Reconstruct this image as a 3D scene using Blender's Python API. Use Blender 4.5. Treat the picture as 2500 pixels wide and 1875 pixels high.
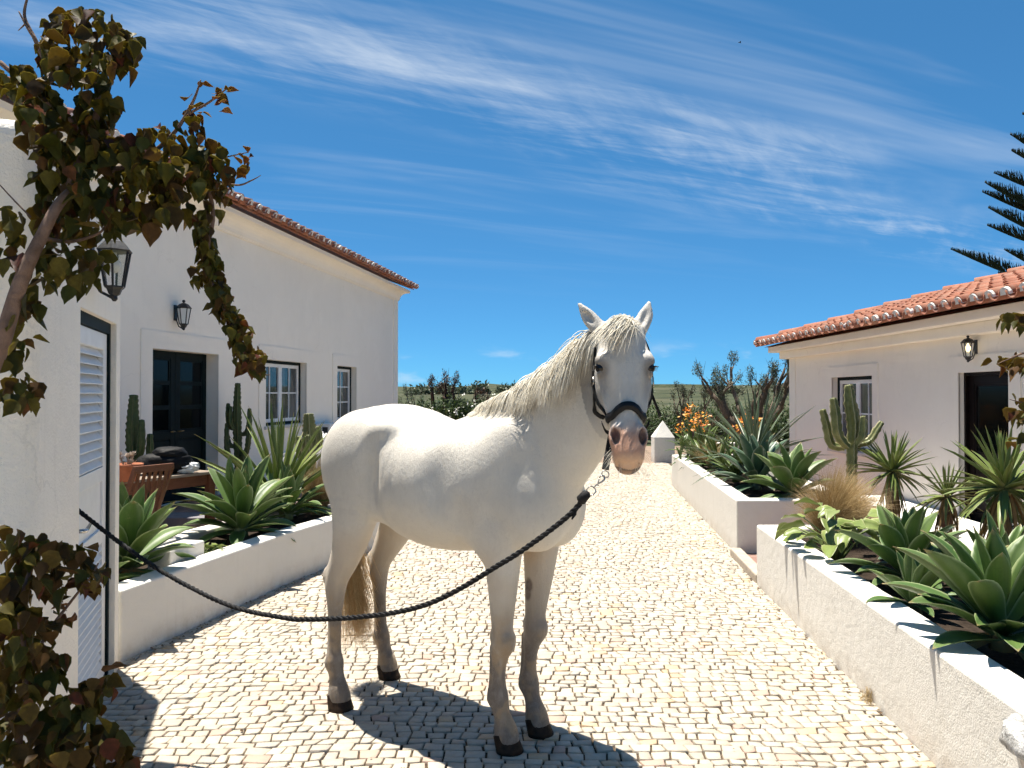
import bpy, bmesh, math, random
import numpy as np
from mathutils import Vector, Matrix, Quaternion, noise as mnoise
from mathutils.bvhtree import BVHTree
R = math.radians
random.seed(7)
rng = np.random.default_rng(7)
scene = bpy.context.scene
for o in list(bpy.data.objects):
    bpy.data.objects.remove(o)
COL = scene.collection

# ------------------------------------------------------------------ camera
CAM_H, FPX, PITCH = 1.6, 1877.0, R(0.75)
cam_d = bpy.data.cameras.new('camera'); cam = bpy.data.objects.new('camera', cam_d)
COL.objects.link(cam); scene.camera = cam
cam.location = (0, 0, CAM_H); cam.rotation_euler = (R(90) + PITCH, 0, 0)
cam_d.sensor_width = 36; cam_d.lens = 36 * FPX / 2500; cam_d.clip_start = 0.05; cam_d.clip_end = 20000

# ------------------------------------------------------------------ sky + sun
SUN_EL, SUN_AZ = R(75), math.atan2(0.72, -0.69)       # direction to the sun: left and slightly ahead
sun_dir = Vector((math.cos(SUN_AZ) * math.cos(SUN_EL), math.sin(SUN_AZ) * math.cos(SUN_EL), math.sin(SUN_EL)))
sd = bpy.data.lights.new('sun', 'SUN'); sun = bpy.data.objects.new('sun', sd); COL.objects.link(sun)
sd.energy = 4.8; sd.angle = R(0.53); sd.color = (1.0, 0.94, 0.84)
sun.rotation_euler = sun_dir.to_track_quat('Z', 'Y').to_euler()
world = bpy.data.worlds.new('World'); scene.world = world; world.use_nodes = True
def build_world():
    nt = world.node_tree; nt.nodes.clear(); N = nt.nodes.new; L = nt.links.new
    out = N('ShaderNodeOutputWorld'); bg = N('ShaderNodeBackground'); L(bg.outputs[0], out.inputs[0])
    sky = N('ShaderNodeTexSky'); sky.sky_type = 'NISHITA'; sky.sun_disc = False
    sky.sun_elevation = SUN_EL; sky.sun_rotation = math.pi / 2 - SUN_AZ
    sky.altitude = 0; sky.air_density = 0.5; sky.dust_density = 0.05; sky.ozone_density = 4.0
    ga = N('ShaderNodeGamma'); ga.inputs['Gamma'].default_value = 0.60; L(sky.outputs[0], ga.inputs['Color'])      # photographic compression of the bright horizon
    hs = N('ShaderNodeMix'); hs.data_type = 'RGBA'; hs.blend_type = 'MULTIPLY'; hs.inputs[0].default_value = 1; L(ga.outputs[0], hs.inputs[6]); hs.inputs[7].default_value = (.375, 1.03, 1.50, 1)
    # cirrus: the direction is projected on a flat layer high above the ground
    tc = N('ShaderNodeTexCoord'); sep = N('ShaderNodeSeparateXYZ'); L(tc.outputs['Generated'], sep.inputs[0])
    def M(op, a, b=None, c=None):
        n = N('ShaderNodeMath'); n.operation = op
        for i, v in enumerate((a, b, c)):
            if v is None: continue
            if isinstance(v, (int, float)): n.inputs[i].default_value = v
            else: L(v, n.inputs[i])
        return n.outputs[0]
    z = M('MAXIMUM', M('ADD', sep.outputs[2], 0.06), 0.02)
    u = M('DIVIDE', sep.outputs[0], z); v = M('DIVIDE', sep.outputs[1], z)
    cmb = N('ShaderNodeCombineXYZ'); L(u, cmb.inputs[0]); L(v, cmb.inputs[1])
    def rot(angle, sx, sy, off=(0, 0, 0)):
        mp = N('ShaderNodeMapping'); mp.vector_type = 'POINT'
        r = N('ShaderNodeVectorRotate'); r.rotation_type = 'Z_AXIS'; r.inputs['Angle'].default_value = angle
        L(cmb.outputs[0], r.inputs['Vector']); L(r.outputs[0], mp.inputs['Vector'])
        mp.inputs['Scale'].default_value = (sx, sy, 1); mp.inputs['Location'].default_value = off
        return mp.outputs[0]
    def noise(vec, scale, det, rough, dist):
        n = N('ShaderNodeTexNoise'); n.inputs['Scale'].default_value = scale; n.inputs['Detail'].default_value = det
        n.inputs['Roughness'].default_value = rough; n.inputs['Distortion'].default_value = dist
        L(vec, n.inputs['Vector']); return n.outputs[0]
    def ramp(f, a, b, hi=1.0):
        n = N('ShaderNodeMapRange'); n.interpolation_type = 'SMOOTHSTEP'
        n.inputs['From Min'].default_value = a; n.inputs['From Max'].default_value = b; n.inputs['To Max'].default_value = hi
        L(f, n.inputs[0]); return n.outputs[0]
    # a broad band of cirrus drifting from the upper left towards the lower right, made of fine streaks
    sp = N('ShaderNodeSeparateXYZ'); L(rot(BAND_A, 1, 1), sp.inputs[0])
    wob = M('MULTIPLY', M('SUBTRACT', noise(rot(BAND_A, .5, .5), 1.0, 2, .5, 0), .5), 0.9)
    off = M('ABSOLUTE', M('SUBTRACT', M('ADD', sp.outputs[1], wob), BAND_Y))
    band = ramp(off, BAND_W, 0.0)
    streak = noise(rot(BAND_A + .16, .42, 2.6, (3.1, 1.7, 0)), 1.9, 6, .64, .6)
    fine = noise(rot(BAND_A - .35, 1.2, 4.5, (8.2, 4.4, 0)), 2.3, 5, .62, .4)
    body = ramp(M('ADD', M('MULTIPLY', streak, .72), M('MULTIPLY', fine, .28)), .42, .74)
    c1 = M('MULTIPLY', band, body)
    thin = M('MULTIPLY', ramp(noise(rot(BAND_A + .25, .22, 1.3, (1.3, 7.7, 0)), 1.4, 4, .6, .8), .46, .80), .30)
    thin = M('MULTIPLY', thin, ramp(sep.outputs[2], .10, .32))
    cl = M('MINIMUM', M('ADD', M('MULTIPLY', c1, .50), thin), .72)
    # small cumulus low on the horizon
    lowmask = M('MULTIPLY', ramp(sep.outputs[2], .004, .02), ramp(sep.outputs[2], .075, .035))
    mp = N('ShaderNodeMapping'); L(tc.outputs['Generated'], mp.inputs[0]); mp.inputs['Scale'].default_value = (7, 7, 20); mp.inputs['Location'].default_value = (.55, 0, .1)
    cum = M('MULTIPLY', M('MULTIPLY', ramp(noise(mp.outputs[0], 1.5, 4, .55, .2), .52, .72), lowmask), .5)
    cl = M('MAXIMUM', cl, cum)
    cl = M('MULTIPLY', cl, ramp(sep.outputs[2], 0.0, .03))
    mx = N('ShaderNodeMix'); mx.data_type = 'RGBA'; L(cl, mx.inputs[0]); L(hs.outputs[2], mx.inputs[6]); mx.inputs[7].default_value = (4.4, 4.8, 5.2, 1)
    L(mx.outputs[2], bg.inputs[0]); bg.inputs[1].default_value = 0.082
BAND_A, BAND_Y, BAND_W = R(-33), 1.90, .50
build_world()
world.cycles.sampling_method = 'MANUAL'; world.cycles.sample_map_resolution = 256
vs = scene.view_settings; vs.view_transform = 'Standard'; vs.look = 'None'; vs.gamma = 1; vs.exposure = 1.22; vs.use_curve_mapping = False
scene.render.engine = 'CYCLES'
scene.cycles.max_bounces = 6; scene.cycles.diffuse_bounces = 3; scene.cycles.glossy_bounces = 3; scene.cycles.transparent_max_bounces = 8; scene.cycles.transmission_bounces = 4
scene.cycles.use_adaptive_sampling = True; scene.cycles.adaptive_threshold = 0.03
scene.cycles.use_denoising = True

# ------------------------------------------------------------------ helpers
_c, _s = math.cos(PITCH), math.sin(PITCH)
def at(px, py, d):
    """point of the place at depth d (metres ahead) seen in direction (px, py) of the 2500x1875 survey grid"""
    x = (px - 1250) / FPX; y = -(py - 937.5) / FPX
    f = _c - y * _s; u = y * _c + _s
    return Vector((x / f * d, d, CAM_H + u / f * d))
def gp(px, py, z=0.0):
    x = (px - 1250) / FPX; y = -(py - 937.5) / FPX
    f = _c - y * _s; u = y * _c + _s
    d = (z - CAM_H) * f / u
    return Vector((x / f * d, d, z))
def srgb(r, g, b):
    def f(c):
        c /= 255.0
        return c / 12.92 if c <= .04045 else ((c + .055) / 1.055) ** 2.4
    return (f(r), f(g), f(b))

class MB:
    """collects faces, then builds one mesh object"""
    def __init__(s): s.v = []; s.f = []; s.mi = []; s.att = {}
    def add(s, verts, faces, mi=0):
        n = len(s.v); s.v += [tuple(p) for p in verts]; s.f += [tuple(i + n for i in f) for f in faces]; s.mi += [mi] * len(faces)
        return n
    def box(s, a, b, M=None, mi=0):
        x0, y0, z0 = a; x1, y1, z1 = b
        vs = [(x0,y0,z0),(x1,y0,z0),(x1,y1,z0),(x0,y1,z0),(x0,y0,z1),(x1,y0,z1),(x1,y1,z1),(x0,y1,z1)]
        if M is not None: vs = [M @ Vector(p) for p in vs]
        s.add(vs, [(0,3,2,1),(4,5,6,7),(0,1,5,4),(1,2,6,5),(2,3,7,6),(3,0,4,7)], mi)
    def tube(s, pts, rad, n=8, mi=0, cap=True, flat=1.0, twist=0.0):
        pts = [Vector(p) for p in pts]
        if not isinstance(rad, (list, tuple, np.ndarray)): rad = [rad] * len(pts)
        prev = None; rings = []
        for i, p in enumerate(pts):
            t = (pts[min(i + 1, len(pts) - 1)] - pts[max(i - 1, 0)])
            t = t.normalized() if t.length > 1e-9 else Vector((0, 0, 1))
            if prev is None:
                a = Vector((0, 0, 1)) if abs(t.z) < .9 else Vector((1, 0, 0))
                nn = (a - t * a.dot(t)).normalized()
            else:
                nn = prev - t * prev.dot(t); nn = nn.normalized() if nn.length > 1e-6 else t.orthogonal().normalized()
            prev = nn; bb = t.cross(nn)
            rings.append([p + nn * (math.cos(2*math.pi*k/n + twist*i) * rad[i]) + bb * (math.sin(2*math.pi*k/n + twist*i) * rad[i] * flat) for k in range(n)])
        vs = [q for r in rings for q in r]; fs = []
        for i in range(len(pts) - 1):
            for k in range(n):
                a = i*n + k; b = i*n + (k+1) % n
                fs.append((a, b, b + n, a + n))
        if cap:
            fs.append(tuple(range(n))[::-1]); m = (len(pts)-1)*n; fs.append(tuple(m + k for k in range(n)))
        s.add(vs, fs, mi)
    def lathe(s, prof, n=16, c=(0, 0, 0), mi=0, M=None):
        vs = []; fs = []
        for (r, z) in prof:
            for k in range(n):
                a = 2*math.pi*k/n
                p = Vector((c[0] + r*math.cos(a), c[1] + r*math.sin(a), c[2] + z))
                vs.append(M @ p if M is not None else p)
        for i in range(len(prof) - 1):
            for k in range(n):
                a = i*n + k; b = i*n + (k+1) % n; fs.append((a, b, b+n, a+n))
        fs.append(tuple(range(n))[::-1]); m = (len(prof)-1)*n; fs.append(tuple(m + k for k in range(n)))
        s.add(vs, fs, mi)
    def quad(s, a, b, c, d, mi=0): s.add([a, b, c, d], [(0, 1, 2, 3)], mi)
    def mesh(s, name, mats=None, smooth=False):
        me = bpy.data.meshes.new(name); me.from_pydata(s.v, [], s.f)
        if mats is not None:
            for m in (mats if isinstance(mats, (list, tuple)) else [mats]): me.materials.append(m)
        if len(set(s.mi)) > 1: me.polygons.foreach_set('material_index', s.mi)
        if smooth: me.polygons.foreach_set('use_smooth', [True] * len(me.polygons))
        me.update(); return me
    def build(s, name, mats=None, parent=None, smooth=False, bevel=0.0, seg=2, **k):
        o = link(name, s.mesh(name, mats, smooth), parent)
        if bevel: bev(o, bevel, seg)
        if k: tag(o, **k)
        return o
def bev(o, w, seg=2):
    m = o.modifiers.new('bevel', 'BEVEL'); m.width = w; m.segments = seg; m.limit_method = 'ANGLE'; m.angle_limit = R(40)
    m.harden_normals = False
def link(name, me, parent=None):
    o = bpy.data.objects.new(name, me); COL.objects.link(o)
    if parent is not None: o.parent = parent
    return o
def tag(o, label=None, category=None, group=None, kind=None):
    if label: o['label'] = label
    if category: o['category'] = category
    if group: o['group'] = group
    if kind: o['kind'] = kind
    return o
def empty(name, loc=(0, 0, 0), rz=0.0, label=None, category=None, group=None):
    o = bpy.data.objects.new(name, None); COL.objects.link(o); o.location = loc; o.rotation_euler = (0, 0, rz)
    o.empty_display_size = .1
    return tag(o, label, category, group)
def mesh_np(name, V, F, mat=None, smooth=False, F3=None):
    """fast mesh from numpy vertices and equal-sized faces"""
    me = bpy.data.meshes.new(name); V = np.asarray(V, np.float32); F = np.asarray(F, np.int32); k = F.shape[1]
    me.vertices.add(len(V)); me.vertices.foreach_set('co', V.ravel())
    me.loops.add(F.size); me.loops.foreach_set('vertex_index', F.ravel())
    me.polygons.add(len(F)); me.polygons.foreach_set('loop_start', np.arange(0, F.size, k, dtype=np.int32))
    try: me.polygons.foreach_set('loop_total', np.full(len(F), k, np.int32))
    except Exception: pass
    if smooth: me.polygons.foreach_set('use_smooth', np.ones(len(F), bool))
    if mat is not None: me.materials.append(mat)
    me.update(calc_edges=True); me.validate(); return me
def crom(P, n):
    """Catmull-Rom resampling of rows P to n rows"""
    P = np.asarray(P, float); m = len(P); t = np.linspace(0, m - 1, n); out = []
    for x in t:
        i = min(int(x), m - 2); f = x - i
        p0, p1, p2, p3 = P[max(i-1, 0)], P[i], P[i+1], P[min(i+2, m-1)]
        out.append(.5*((2*p1) + (p2-p0)*f + (2*p0-5*p1+4*p2-p3)*f*f + (-p0+3*p1-3*p2+p3)*f**3))
    return np.array(out)

# ------------------------------------------------------------------ materials
MATS = {}
class NT:
    def __init__(s, name):
        s.m = bpy.data.materials.new(name); s.m.use_nodes = True; s.t = s.m.node_tree
        s.b = s.t.nodes['Principled BSDF']; s.o = s.t.nodes['Material Output']
    def N(s, t, **k):
        n = s.t.nodes.new(t)
        for a, v in k.items(): setattr(n, a, v)
        return n
    def L(s, a, b): s.t.links.new(a, b)
    def coord(s, kind='pos', scale=None):
        if kind == 'pos': c = s.N('ShaderNodeNewGeometry').outputs['Position']
        else: c = s.N('ShaderNodeTexCoord').outputs[{'obj': 'Object', 'gen': 'Generated', 'uv': 'UV'}[kind]]
        if scale is not None:
            mp = s.N('ShaderNodeMapping'); s.L(c, mp.inputs[0]); mp.inputs['Scale'].default_value = scale; c = mp.outputs[0]
        return c
    def noise(s, vec, scale, det=4, rough=.55, dist=0):
        n = s.N('ShaderNodeTexNoise'); n.inputs['Scale'].default_value = scale; n.inputs['Detail'].default_value = det
        n.inputs['Roughness'].default_value = rough; n.inputs['Distortion'].default_value = dist
        s.L(vec, n.inputs['Vector']); return n.outputs['Fac']
    def rng(s, f, a, b, c=0., d=1.):
        n = s.N('ShaderNodeMapRange'); n.inputs[1].default_value = a; n.inputs[2].default_value = b
        n.inputs[3].default_value = c; n.inputs[4].default_value = d; s.L(f, n.inputs[0]); return n.outputs[0]
    def math(s, op, a, b):
        n = s.N('ShaderNodeMath', operation=op)
        for i, v in enumerate((a, b)):
            if isinstance(v, (int, float)): n.inputs[i].default_value = v
            else: s.L(v, n.inputs[i])
        return n.outputs[0]
    def mix(s, f, a, b, mode='MIX'):
        n = s.N('ShaderNodeMix', data_type='RGBA', blend_type=mode)
        for i, v in ((0, f), (6, a), (7, b)):
            if isinstance(v, (int, float)): n.inputs[i].default_value = v
            elif isinstance(v, (tuple, list)): n.inputs[i].default_value = (*v[:3], 1)
            else: s.L(v, n.inputs[i])
        return n.outputs[2]
    def ramp(s, f, stops):
        n = s.N('ShaderNodeValToRGB'); s.L(f, n.inputs[0]); el = n.color_ramp.elements
        while len(el) < len(stops): el.new(.5)
        for e, (p, c) in zip(el, stops): e.position = p; e.color = (*c, 1)
        return n.outputs[0]
    def bump(s, h, strength=.3, dist=.01, prev=None):
        n = s.N('ShaderNodeBump'); n.inputs['Strength'].default_value = strength; n.inputs['Distance'].default_value = dist
        s.L(h, n.inputs['Height'])
        if prev is not None: s.L(prev, n.inputs['Normal'])
        return n.outputs[0]
    def done(s, color=None, rough=.6, normal=None, spec=.4, metal=0.):
        if color is not None:
            if isinstance(color, (tuple, list)): s.b.inputs['Base Color'].default_value = (*color[:3], 1)
            else: s.L(color, s.b.inputs['Base Color'])
        if isinstance(rough, (int, float)): s.b.inputs['Roughness'].default_value = rough
        else: s.L(rough, s.b.inputs['Roughness'])
        if normal is not None: s.L(normal, s.b.inputs['Normal'])
        s.b.inputs['Specular IOR Level'].default_value = spec; s.b.inputs['Metallic'].default_value = metal
        return s.m
    def translucent(s, color, fac):
        tr = s.N('ShaderNodeBsdfTranslucent'); mx = s.N('ShaderNodeMixShader'); mx.inputs[0].default_value = fac
        if isinstance(color, (tuple, list)): tr.inputs[0].default_value = (*color[:3], 1)
        else: s.L(color, tr.inputs[0])
        s.L(s.b.outputs[0], mx.inputs[1]); s.L(tr.outputs[0], mx.inputs[2]); s.L(mx.outputs[0], s.o.inputs[0])
        return s.m
def plain(name, col, rough=.5, var=.12, scale=6., bump=.15, bscale=60., spec=.4, metal=0., coord='obj', bdist=.004):
    """a simple worn surface: two octaves of tone, fine relief"""
    if name in MATS: return MATS[name]
    t = NT(name); c = t.coord(coord)
    n = t.noise(c, scale, 5, .6)
    lo = tuple(x * (1 - var) for x in col); hi = tuple(min(1, x * (1 + var)) for x in col)
    cc = t.mix(t.rng(n, .3, .7), lo, hi)
    nb = t.bump(t.noise(c, bscale, 4, .6), bump, bdist) if bump else None
    MATS[name] = t.done(cc, rough, nb, spec, metal); return MATS[name]
def plaster(name, col, dirt=.25, rough_bump=.5, fine=130., base_dirt=True):
    """hand-trowelled whitewash with faint stains and runs"""
    t = NT(name); p = t.coord('pos')
    big = t.noise(p, .7, 4, .6); mid = t.noise(p, 5., 5, .65)
    cc = t.mix(t.rng(big, .35, .7), tuple(x * .95 for x in col), col)
    cc = t.mix(t.math('MULTIPLY', t.rng(mid, .5, .8), dirt * .5), cc, tuple(x * y for x, y in zip(col, (.80, .77, .72))))
    pv = t.coord('pos', (7., 7., .55)); runs = t.noise(pv, 2.2, 4, .6)
    cc = t.mix(t.math('MULTIPLY', t.rng(runs, .58, .78), dirt * .6), cc, tuple(x * y for x, y in zip(col, (.78, .76, .73))))
    crk = t.N('ShaderNodeTexVoronoi', feature='DISTANCE_TO_EDGE'); crk.inputs['Scale'].default_value = .55; wv = t.N('ShaderNodeVectorMath', operation='ADD'); t.L(p, wv.inputs[0]); nc = t.N('ShaderNodeTexNoise'); nc.inputs['Scale'].default_value = 1.7; nc.inputs['Detail'].default_value = 6; t.L(p, nc.inputs[0]); t.L(nc.outputs['Color'], wv.inputs[1]); t.L(wv.outputs[0], crk.inputs['Vector'])
    hair = t.math('MULTIPLY', t.rng(crk.outputs['Distance'], .004, .0012), t.rng(t.noise(p, .9, 2, .5), .52, .60))
    cc = t.mix(t.math('MULTIPLY', hair, .22), cc, tuple(x * .55 for x in col))
    patch = t.rng(t.noise(p, 1.6, 3, .5, .6), .60, .63); cc = t.mix(t.math('MULTIPLY', patch, .35 * dirt + .08), cc, tuple(min(1, x * 1.07) for x in col))
    if base_dirt:
        z = t.N('ShaderNodeSeparateXYZ'); t.L(p, z.inputs[0])
        low = t.math('MULTIPLY', t.rng(z.outputs[2], .16, .0), t.rng(t.noise(p, 9., 4, .7), .35, .65))
        cc = t.mix(t.math('MULTIPLY', low, .55), cc, (.42, .34, .25))
    h = t.math('ADD', t.math('MULTIPLY', t.noise(p, fine, 3, .6), .5), t.noise(p, 14., 4, .6))
    MATS[name] = t.done(cc, .85, t.bump(h, rough_bump, .012), .2); return MATS[name]
# ================================================================== GROUND, PATH
M_DIRT = plain('joint_dirt', (.082, .060, .041), .95, .35, 14., .5, 60., .1, coord='pos', bdist=.01)
def stone_material():
    t = NT('paving_limestone'); a = t.N('ShaderNodeAttribute', attribute_name='tone'); p = t.coord('pos')
    n = t.noise(p, 38., 5, .65); g = t.noise(p, 160., 3, .6); big = t.noise(p, 1.1, 4, .6)
    c = t.mix(t.rng(n, .42, .72, 0, .55), a.outputs[0], t.mix(.55, a.outputs[0], (.30, .235, .17)))
    c = t.mix(t.math('MULTIPLY', t.rng(g, .62, .8), .5), c, (.26, .21, .16))
    c = t.mix(t.math('MULTIPLY', t.rng(big, .5, .75), .30), c, (.38, .31, .23))
    h = t.math('ADD', n, t.math('MULTIPLY', g, .4))
    return t.done(c, .62, t.bump(h, .55, .006), .35)
M_STONE = stone_material()
LPTS = [(2.2, -1.62), (2.89, -1.77), (4.54, -2.33), (5.4, -2.15), (6.49, -1.90), (7.3, -1.645), (8.05, -1.37), (8.3, -1.32), (8.6, -3.2), (18, -3.0)]
RPTS = [(.5, 1.611), (6.5, 2.06), (6.55, 2.13), (7.60, 2.235), (7.68, 2.24), (13.5, 2.80), (13.6, 3.2), (18, 3.6)]
xl = lambda y: np.interp(y, [p[0] for p in LPTS], [p[1] for p in LPTS])
xr = lambda y: np.interp(y, [p[0] for p in RPTS], [p[1] for p in RPTS])
def make_path():
    m = MB(); m.quad((-3.3, .3, -.014), (3.8, .3, -.014), (3.8, 18, -.014), (-3.3, 18, -.014))
    path = m.build('path', M_DIRT, kind='structure')
    t = NT('courtyard_setts'); p = t.coord('pos'); b = t.N('ShaderNodeTexBrick'); t.L(p, b.inputs['Vector']); b.inputs['Scale'].default_value = 1; b.inputs['Brick Width'].default_value = .079; b.inputs['Row Height'].default_value = .064; b.inputs['Mortar Size'].default_value = .005
    b.inputs[1].default_value = (.52, .45, .35, 1); b.inputs[2].default_value = (.44, .38, .29, 1); b.inputs[3].default_value = (.10, .07, .05, 1)
    m = MB(); m.quad((-6, -9, -.008), (5, -9, -.008), (5, 1.92, -.008), (-6, 1.92, -.008)); m.build('courtyard', t.done(b.outputs[0], .7, None, .3), kind='structure')      # the same paving goes on behind the viewer
    r = np.random.default_rng(5); pitch = .064
    def wob(x, k): return .016*np.sin(x*2.1 + k*.11) + .012*np.sin(x*4.7 + k*.37 + 1.3) + .030*np.sin(x*.9 + .6 + k*.021) + .012*(x*.35)**2
    Vs = []; Ts = []; ctr = []
    ys = np.arange(1.9, 17.95, pitch)
    rowj = r.uniform(-.008, .008, len(ys) + 1)
    for k, y in enumerate(ys[:-1]):
        x0, x1 = float(xl(y)), float(xr(y)); w = []
        s = x0 - r.uniform(0, .05)
        while s < x1: 
            d = float(np.clip(r.normal(.079, .014), .048, .118)); w.append((s, s + d)); s += d
        W = np.array(w); g = .0030
        a = W[:, 0] + r.uniform(-.006, .006, len(W)); b = np.concatenate([a[1:], [W[-1, 1]]])
        ta = r.normal(0, .0045, len(W)); tb = np.concatenate([ta[1:], [0]])       # slant of the joints
        def yb(x, kk): return ys[kk] + rowj[kk] + wob(x, kk)
        j = lambda: r.uniform(-.0035, .0035, len(W))
        gg = g + r.uniform(0, .006, len(W)) * r.uniform(.2, 1, len(W))
        Q = np.stack([np.stack([a + gg - ta, yb(a, k) + gg + j()], 1), np.stack([b - gg - tb, yb(b, k) + gg + j()], 1),
                      np.stack([b - gg + tb, yb(b, k+1) - gg + j()], 1), np.stack([a + gg + ta, yb(a, k+1) - gg + j()], 1)], 1)    # n,4,2
        keep = (Q[:, :, 0].mean(1) > x0 - .02) & (Q[:, :, 0].mean(1) < x1 + .03)
        Q = Q[keep]; n = len(Q)
        Q[:, :, 0] = np.clip(Q[:, :, 0], x0 - .03, x1 + .04)
        c = Q.mean(1, keepdims=True); z0 = r.normal(0, .0018, (n, 1)); tx = r.normal(0, .04, (n, 1)); ty = r.normal(0, .04, (n, 1))
        zt = z0 + tx * (Q[:, :, 0] - c[:, :, 0]) + ty * (Q[:, :, 1] - c[:, :, 1])
        # octagon-ish rounding: 4 corners low, 4 inset corners high
        low = np.concatenate([Q, np.full((n, 4, 1), -.02)], 2)
        mid = np.concatenate([Q, (zt - .0024)[:, :, None]], 2)
        ins = c + (Q - c) * r.uniform(.925, .972, (n, 4, 1)); top = np.concatenate([ins, zt[:, :, None]], 2)
        Vs.append(np.concatenate([low, mid, top], 1)); ctr.append(np.concatenate([c[:, 0], zt.mean(1, keepdims=True)], 1))
        u = r.random(n); base = np.tile(np.array((.455, .40, .318)), (n, 1)) * r.uniform(.86, 1.08, (n, 1))
        base[u < .14] = np.array((.44, .365, .285)) * r.uniform(.88, 1.08); base[u < .05] = np.array((.48, .36, .23)); base[u < .018] = np.array((.42, .30, .235)); base[u > .94] = np.array((.38, .345, .295))
        base = base * r.uniform(.93, 1.05, (n, 1)); Ts.append(base)
    V = np.concatenate(Vs); T = np.concatenate(Ts); C = np.concatenate(ctr)
    fq = np.array([(0,1,5,4),(1,2,6,5),(2,3,7,6),(3,0,4,7),(4,5,9,8),(5,6,10,9),(6,7,11,10),(7,4,8,11),(8,9,10,11)])
    def mk(name, ids):
        n = len(ids); me = mesh_np(name, V[ids].reshape(-1, 3), (fq[None] + (np.arange(n) * 12)[:, None, None]).reshape(-1, 4), M_STONE)
        at_ = me.color_attributes.new('tone', 'FLOAT_COLOR', 'POINT')
        col = np.repeat(np.concatenate([T[ids], np.ones((n, 1))], 1), 12, axis=0).astype(np.float32); at_.data.foreach_set('color', col.ravel()); return me
    px = 1250 + C[:, 0] / C[:, 1] * FPX; py = 962 + (1.6 - C[:, 2]) / C[:, 1] * FPX
    vis = np.where((px > 250) & (px < 2330) & (py < 1870))[0]; near = vis[np.argsort(C[vis, 1])[:290]]
    rest = np.setdiff1d(np.arange(len(C)), near)
    for i in near: link('paving_stone', mk('paving_stone', np.array([i])), path)
    tag(link('paving_stones', mk('paving_stones', rest), path), kind='stuff')
    return path
make_path()

def make_terrain():
    t = NT('dry_grassland'); p = t.coord('pos'); n = t.noise(p, .012, 6, .6); n2 = t.noise(p, .09, 5, .65); n3 = t.noise(p, .8, 5, .7)
    c = t.ramp(n, [(.30, (.026, .038, .018)), (.47, (.052, .062, .032)), (.62, (.085, .082, .050)), (.78, (.042, .052, .026))])
    c = t.mix(t.rng(n2, .50, .62, 0, .8), c, (.018, .027, .013)); c = t.mix(t.rng(n3, .45, .7, 0, .4), c, (.075, .062, .04))
    mat = t.done(c, .95, t.bump(n3, .6, .3), .1)
    # ground sheet with hills rising far away
    V = []; F = []; na = 96; rad = [0.0] + list(np.geomspace(19, 9000, 40))
    def hz(x, y):
        d = math.hypot(x, y); 
        if d < 40: return -.06
        f = min(1, (d - 40) / 160); a = math.atan2(x, y)
        h = (mnoise.fractal(Vector((x * .004, y * .004, 3.1)), .9, 2.1, 4) * .9 + .35) * 5.0 * f
        far = max(0, min(1, (d - 300) / 1200)); h += far * (13 + 12 * mnoise.fractal(Vector((math.sin(a) * 5, math.cos(a) * 5, d * .0006)), .8, 2.0, 4))
        if d > 1800: h -= (d - 1800) * .004
        return h - .06 + min(0, -(d - 20) * .010 if d < 90 else -.7)
    V.append((0, 0, -.06))
    for q in rad[1:]:
        for k in range(na * 2):
            a = 2*math.pi*k/(na*2); x, y = q*math.sin(a), q*math.cos(a); V.append((x, y, hz(x, y)))
    n = na * 2
    for k in range(n): F.append((0, 1 + (k+1) % n, 1 + k))
    for i in range(len(rad) - 2):
        for k in range(n):
            a = 1 + i*n + k; b = 1 + i*n + (k+1) % n; F.append((a, b, b+n, a+n))
    m = MB(); m.v = V; m.f = F; m.mi = [0]*len(F); m.build('ground', mat, None, True, kind='structure')
    # flat-topped hill on the skyline
    m = MB(); ring = []
    cx, cy = 470, 2300
    for j, (s, h) in enumerate(((1.0, 0), (.8, 7), (.55, 15), (.42, 20.5), (.38, 24), (.2, 24.8), (0.001, 25))):
        ring.append([(cx + s * 260 * math.cos(2*math.pi*k/48) * (1 + .12*math.sin(3*k*.26)), cy + s * 150 * math.sin(2*math.pi*k/48), h + 5 + (1.2*math.sin(k*1.3) if 2 < j else 0)) for k in range(48)])
    for rr in ring: m.v += rr
    for i in range(len(ring)-1):
        for k in range(48): a = i*48+k; b = i*48+(k+1) % 48; m.f.append((a, b, b+48, a+48)); m.mi.append(0)
    m.build('hill', mat, None, True, kind='structure')
    # pale dirt yard beyond the paving
    m = MB(); m.quad((-12, 18, -.02), (14, 18, -.02), (16, 24, -.02), (-12, 24, -.02)); m.build('dirt_road', plain('pale_dirt', (.23, .17, .125), .95, .25, 3., .4, 40., .1, coord='pos'), kind='structure')
make_terrain()

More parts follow.
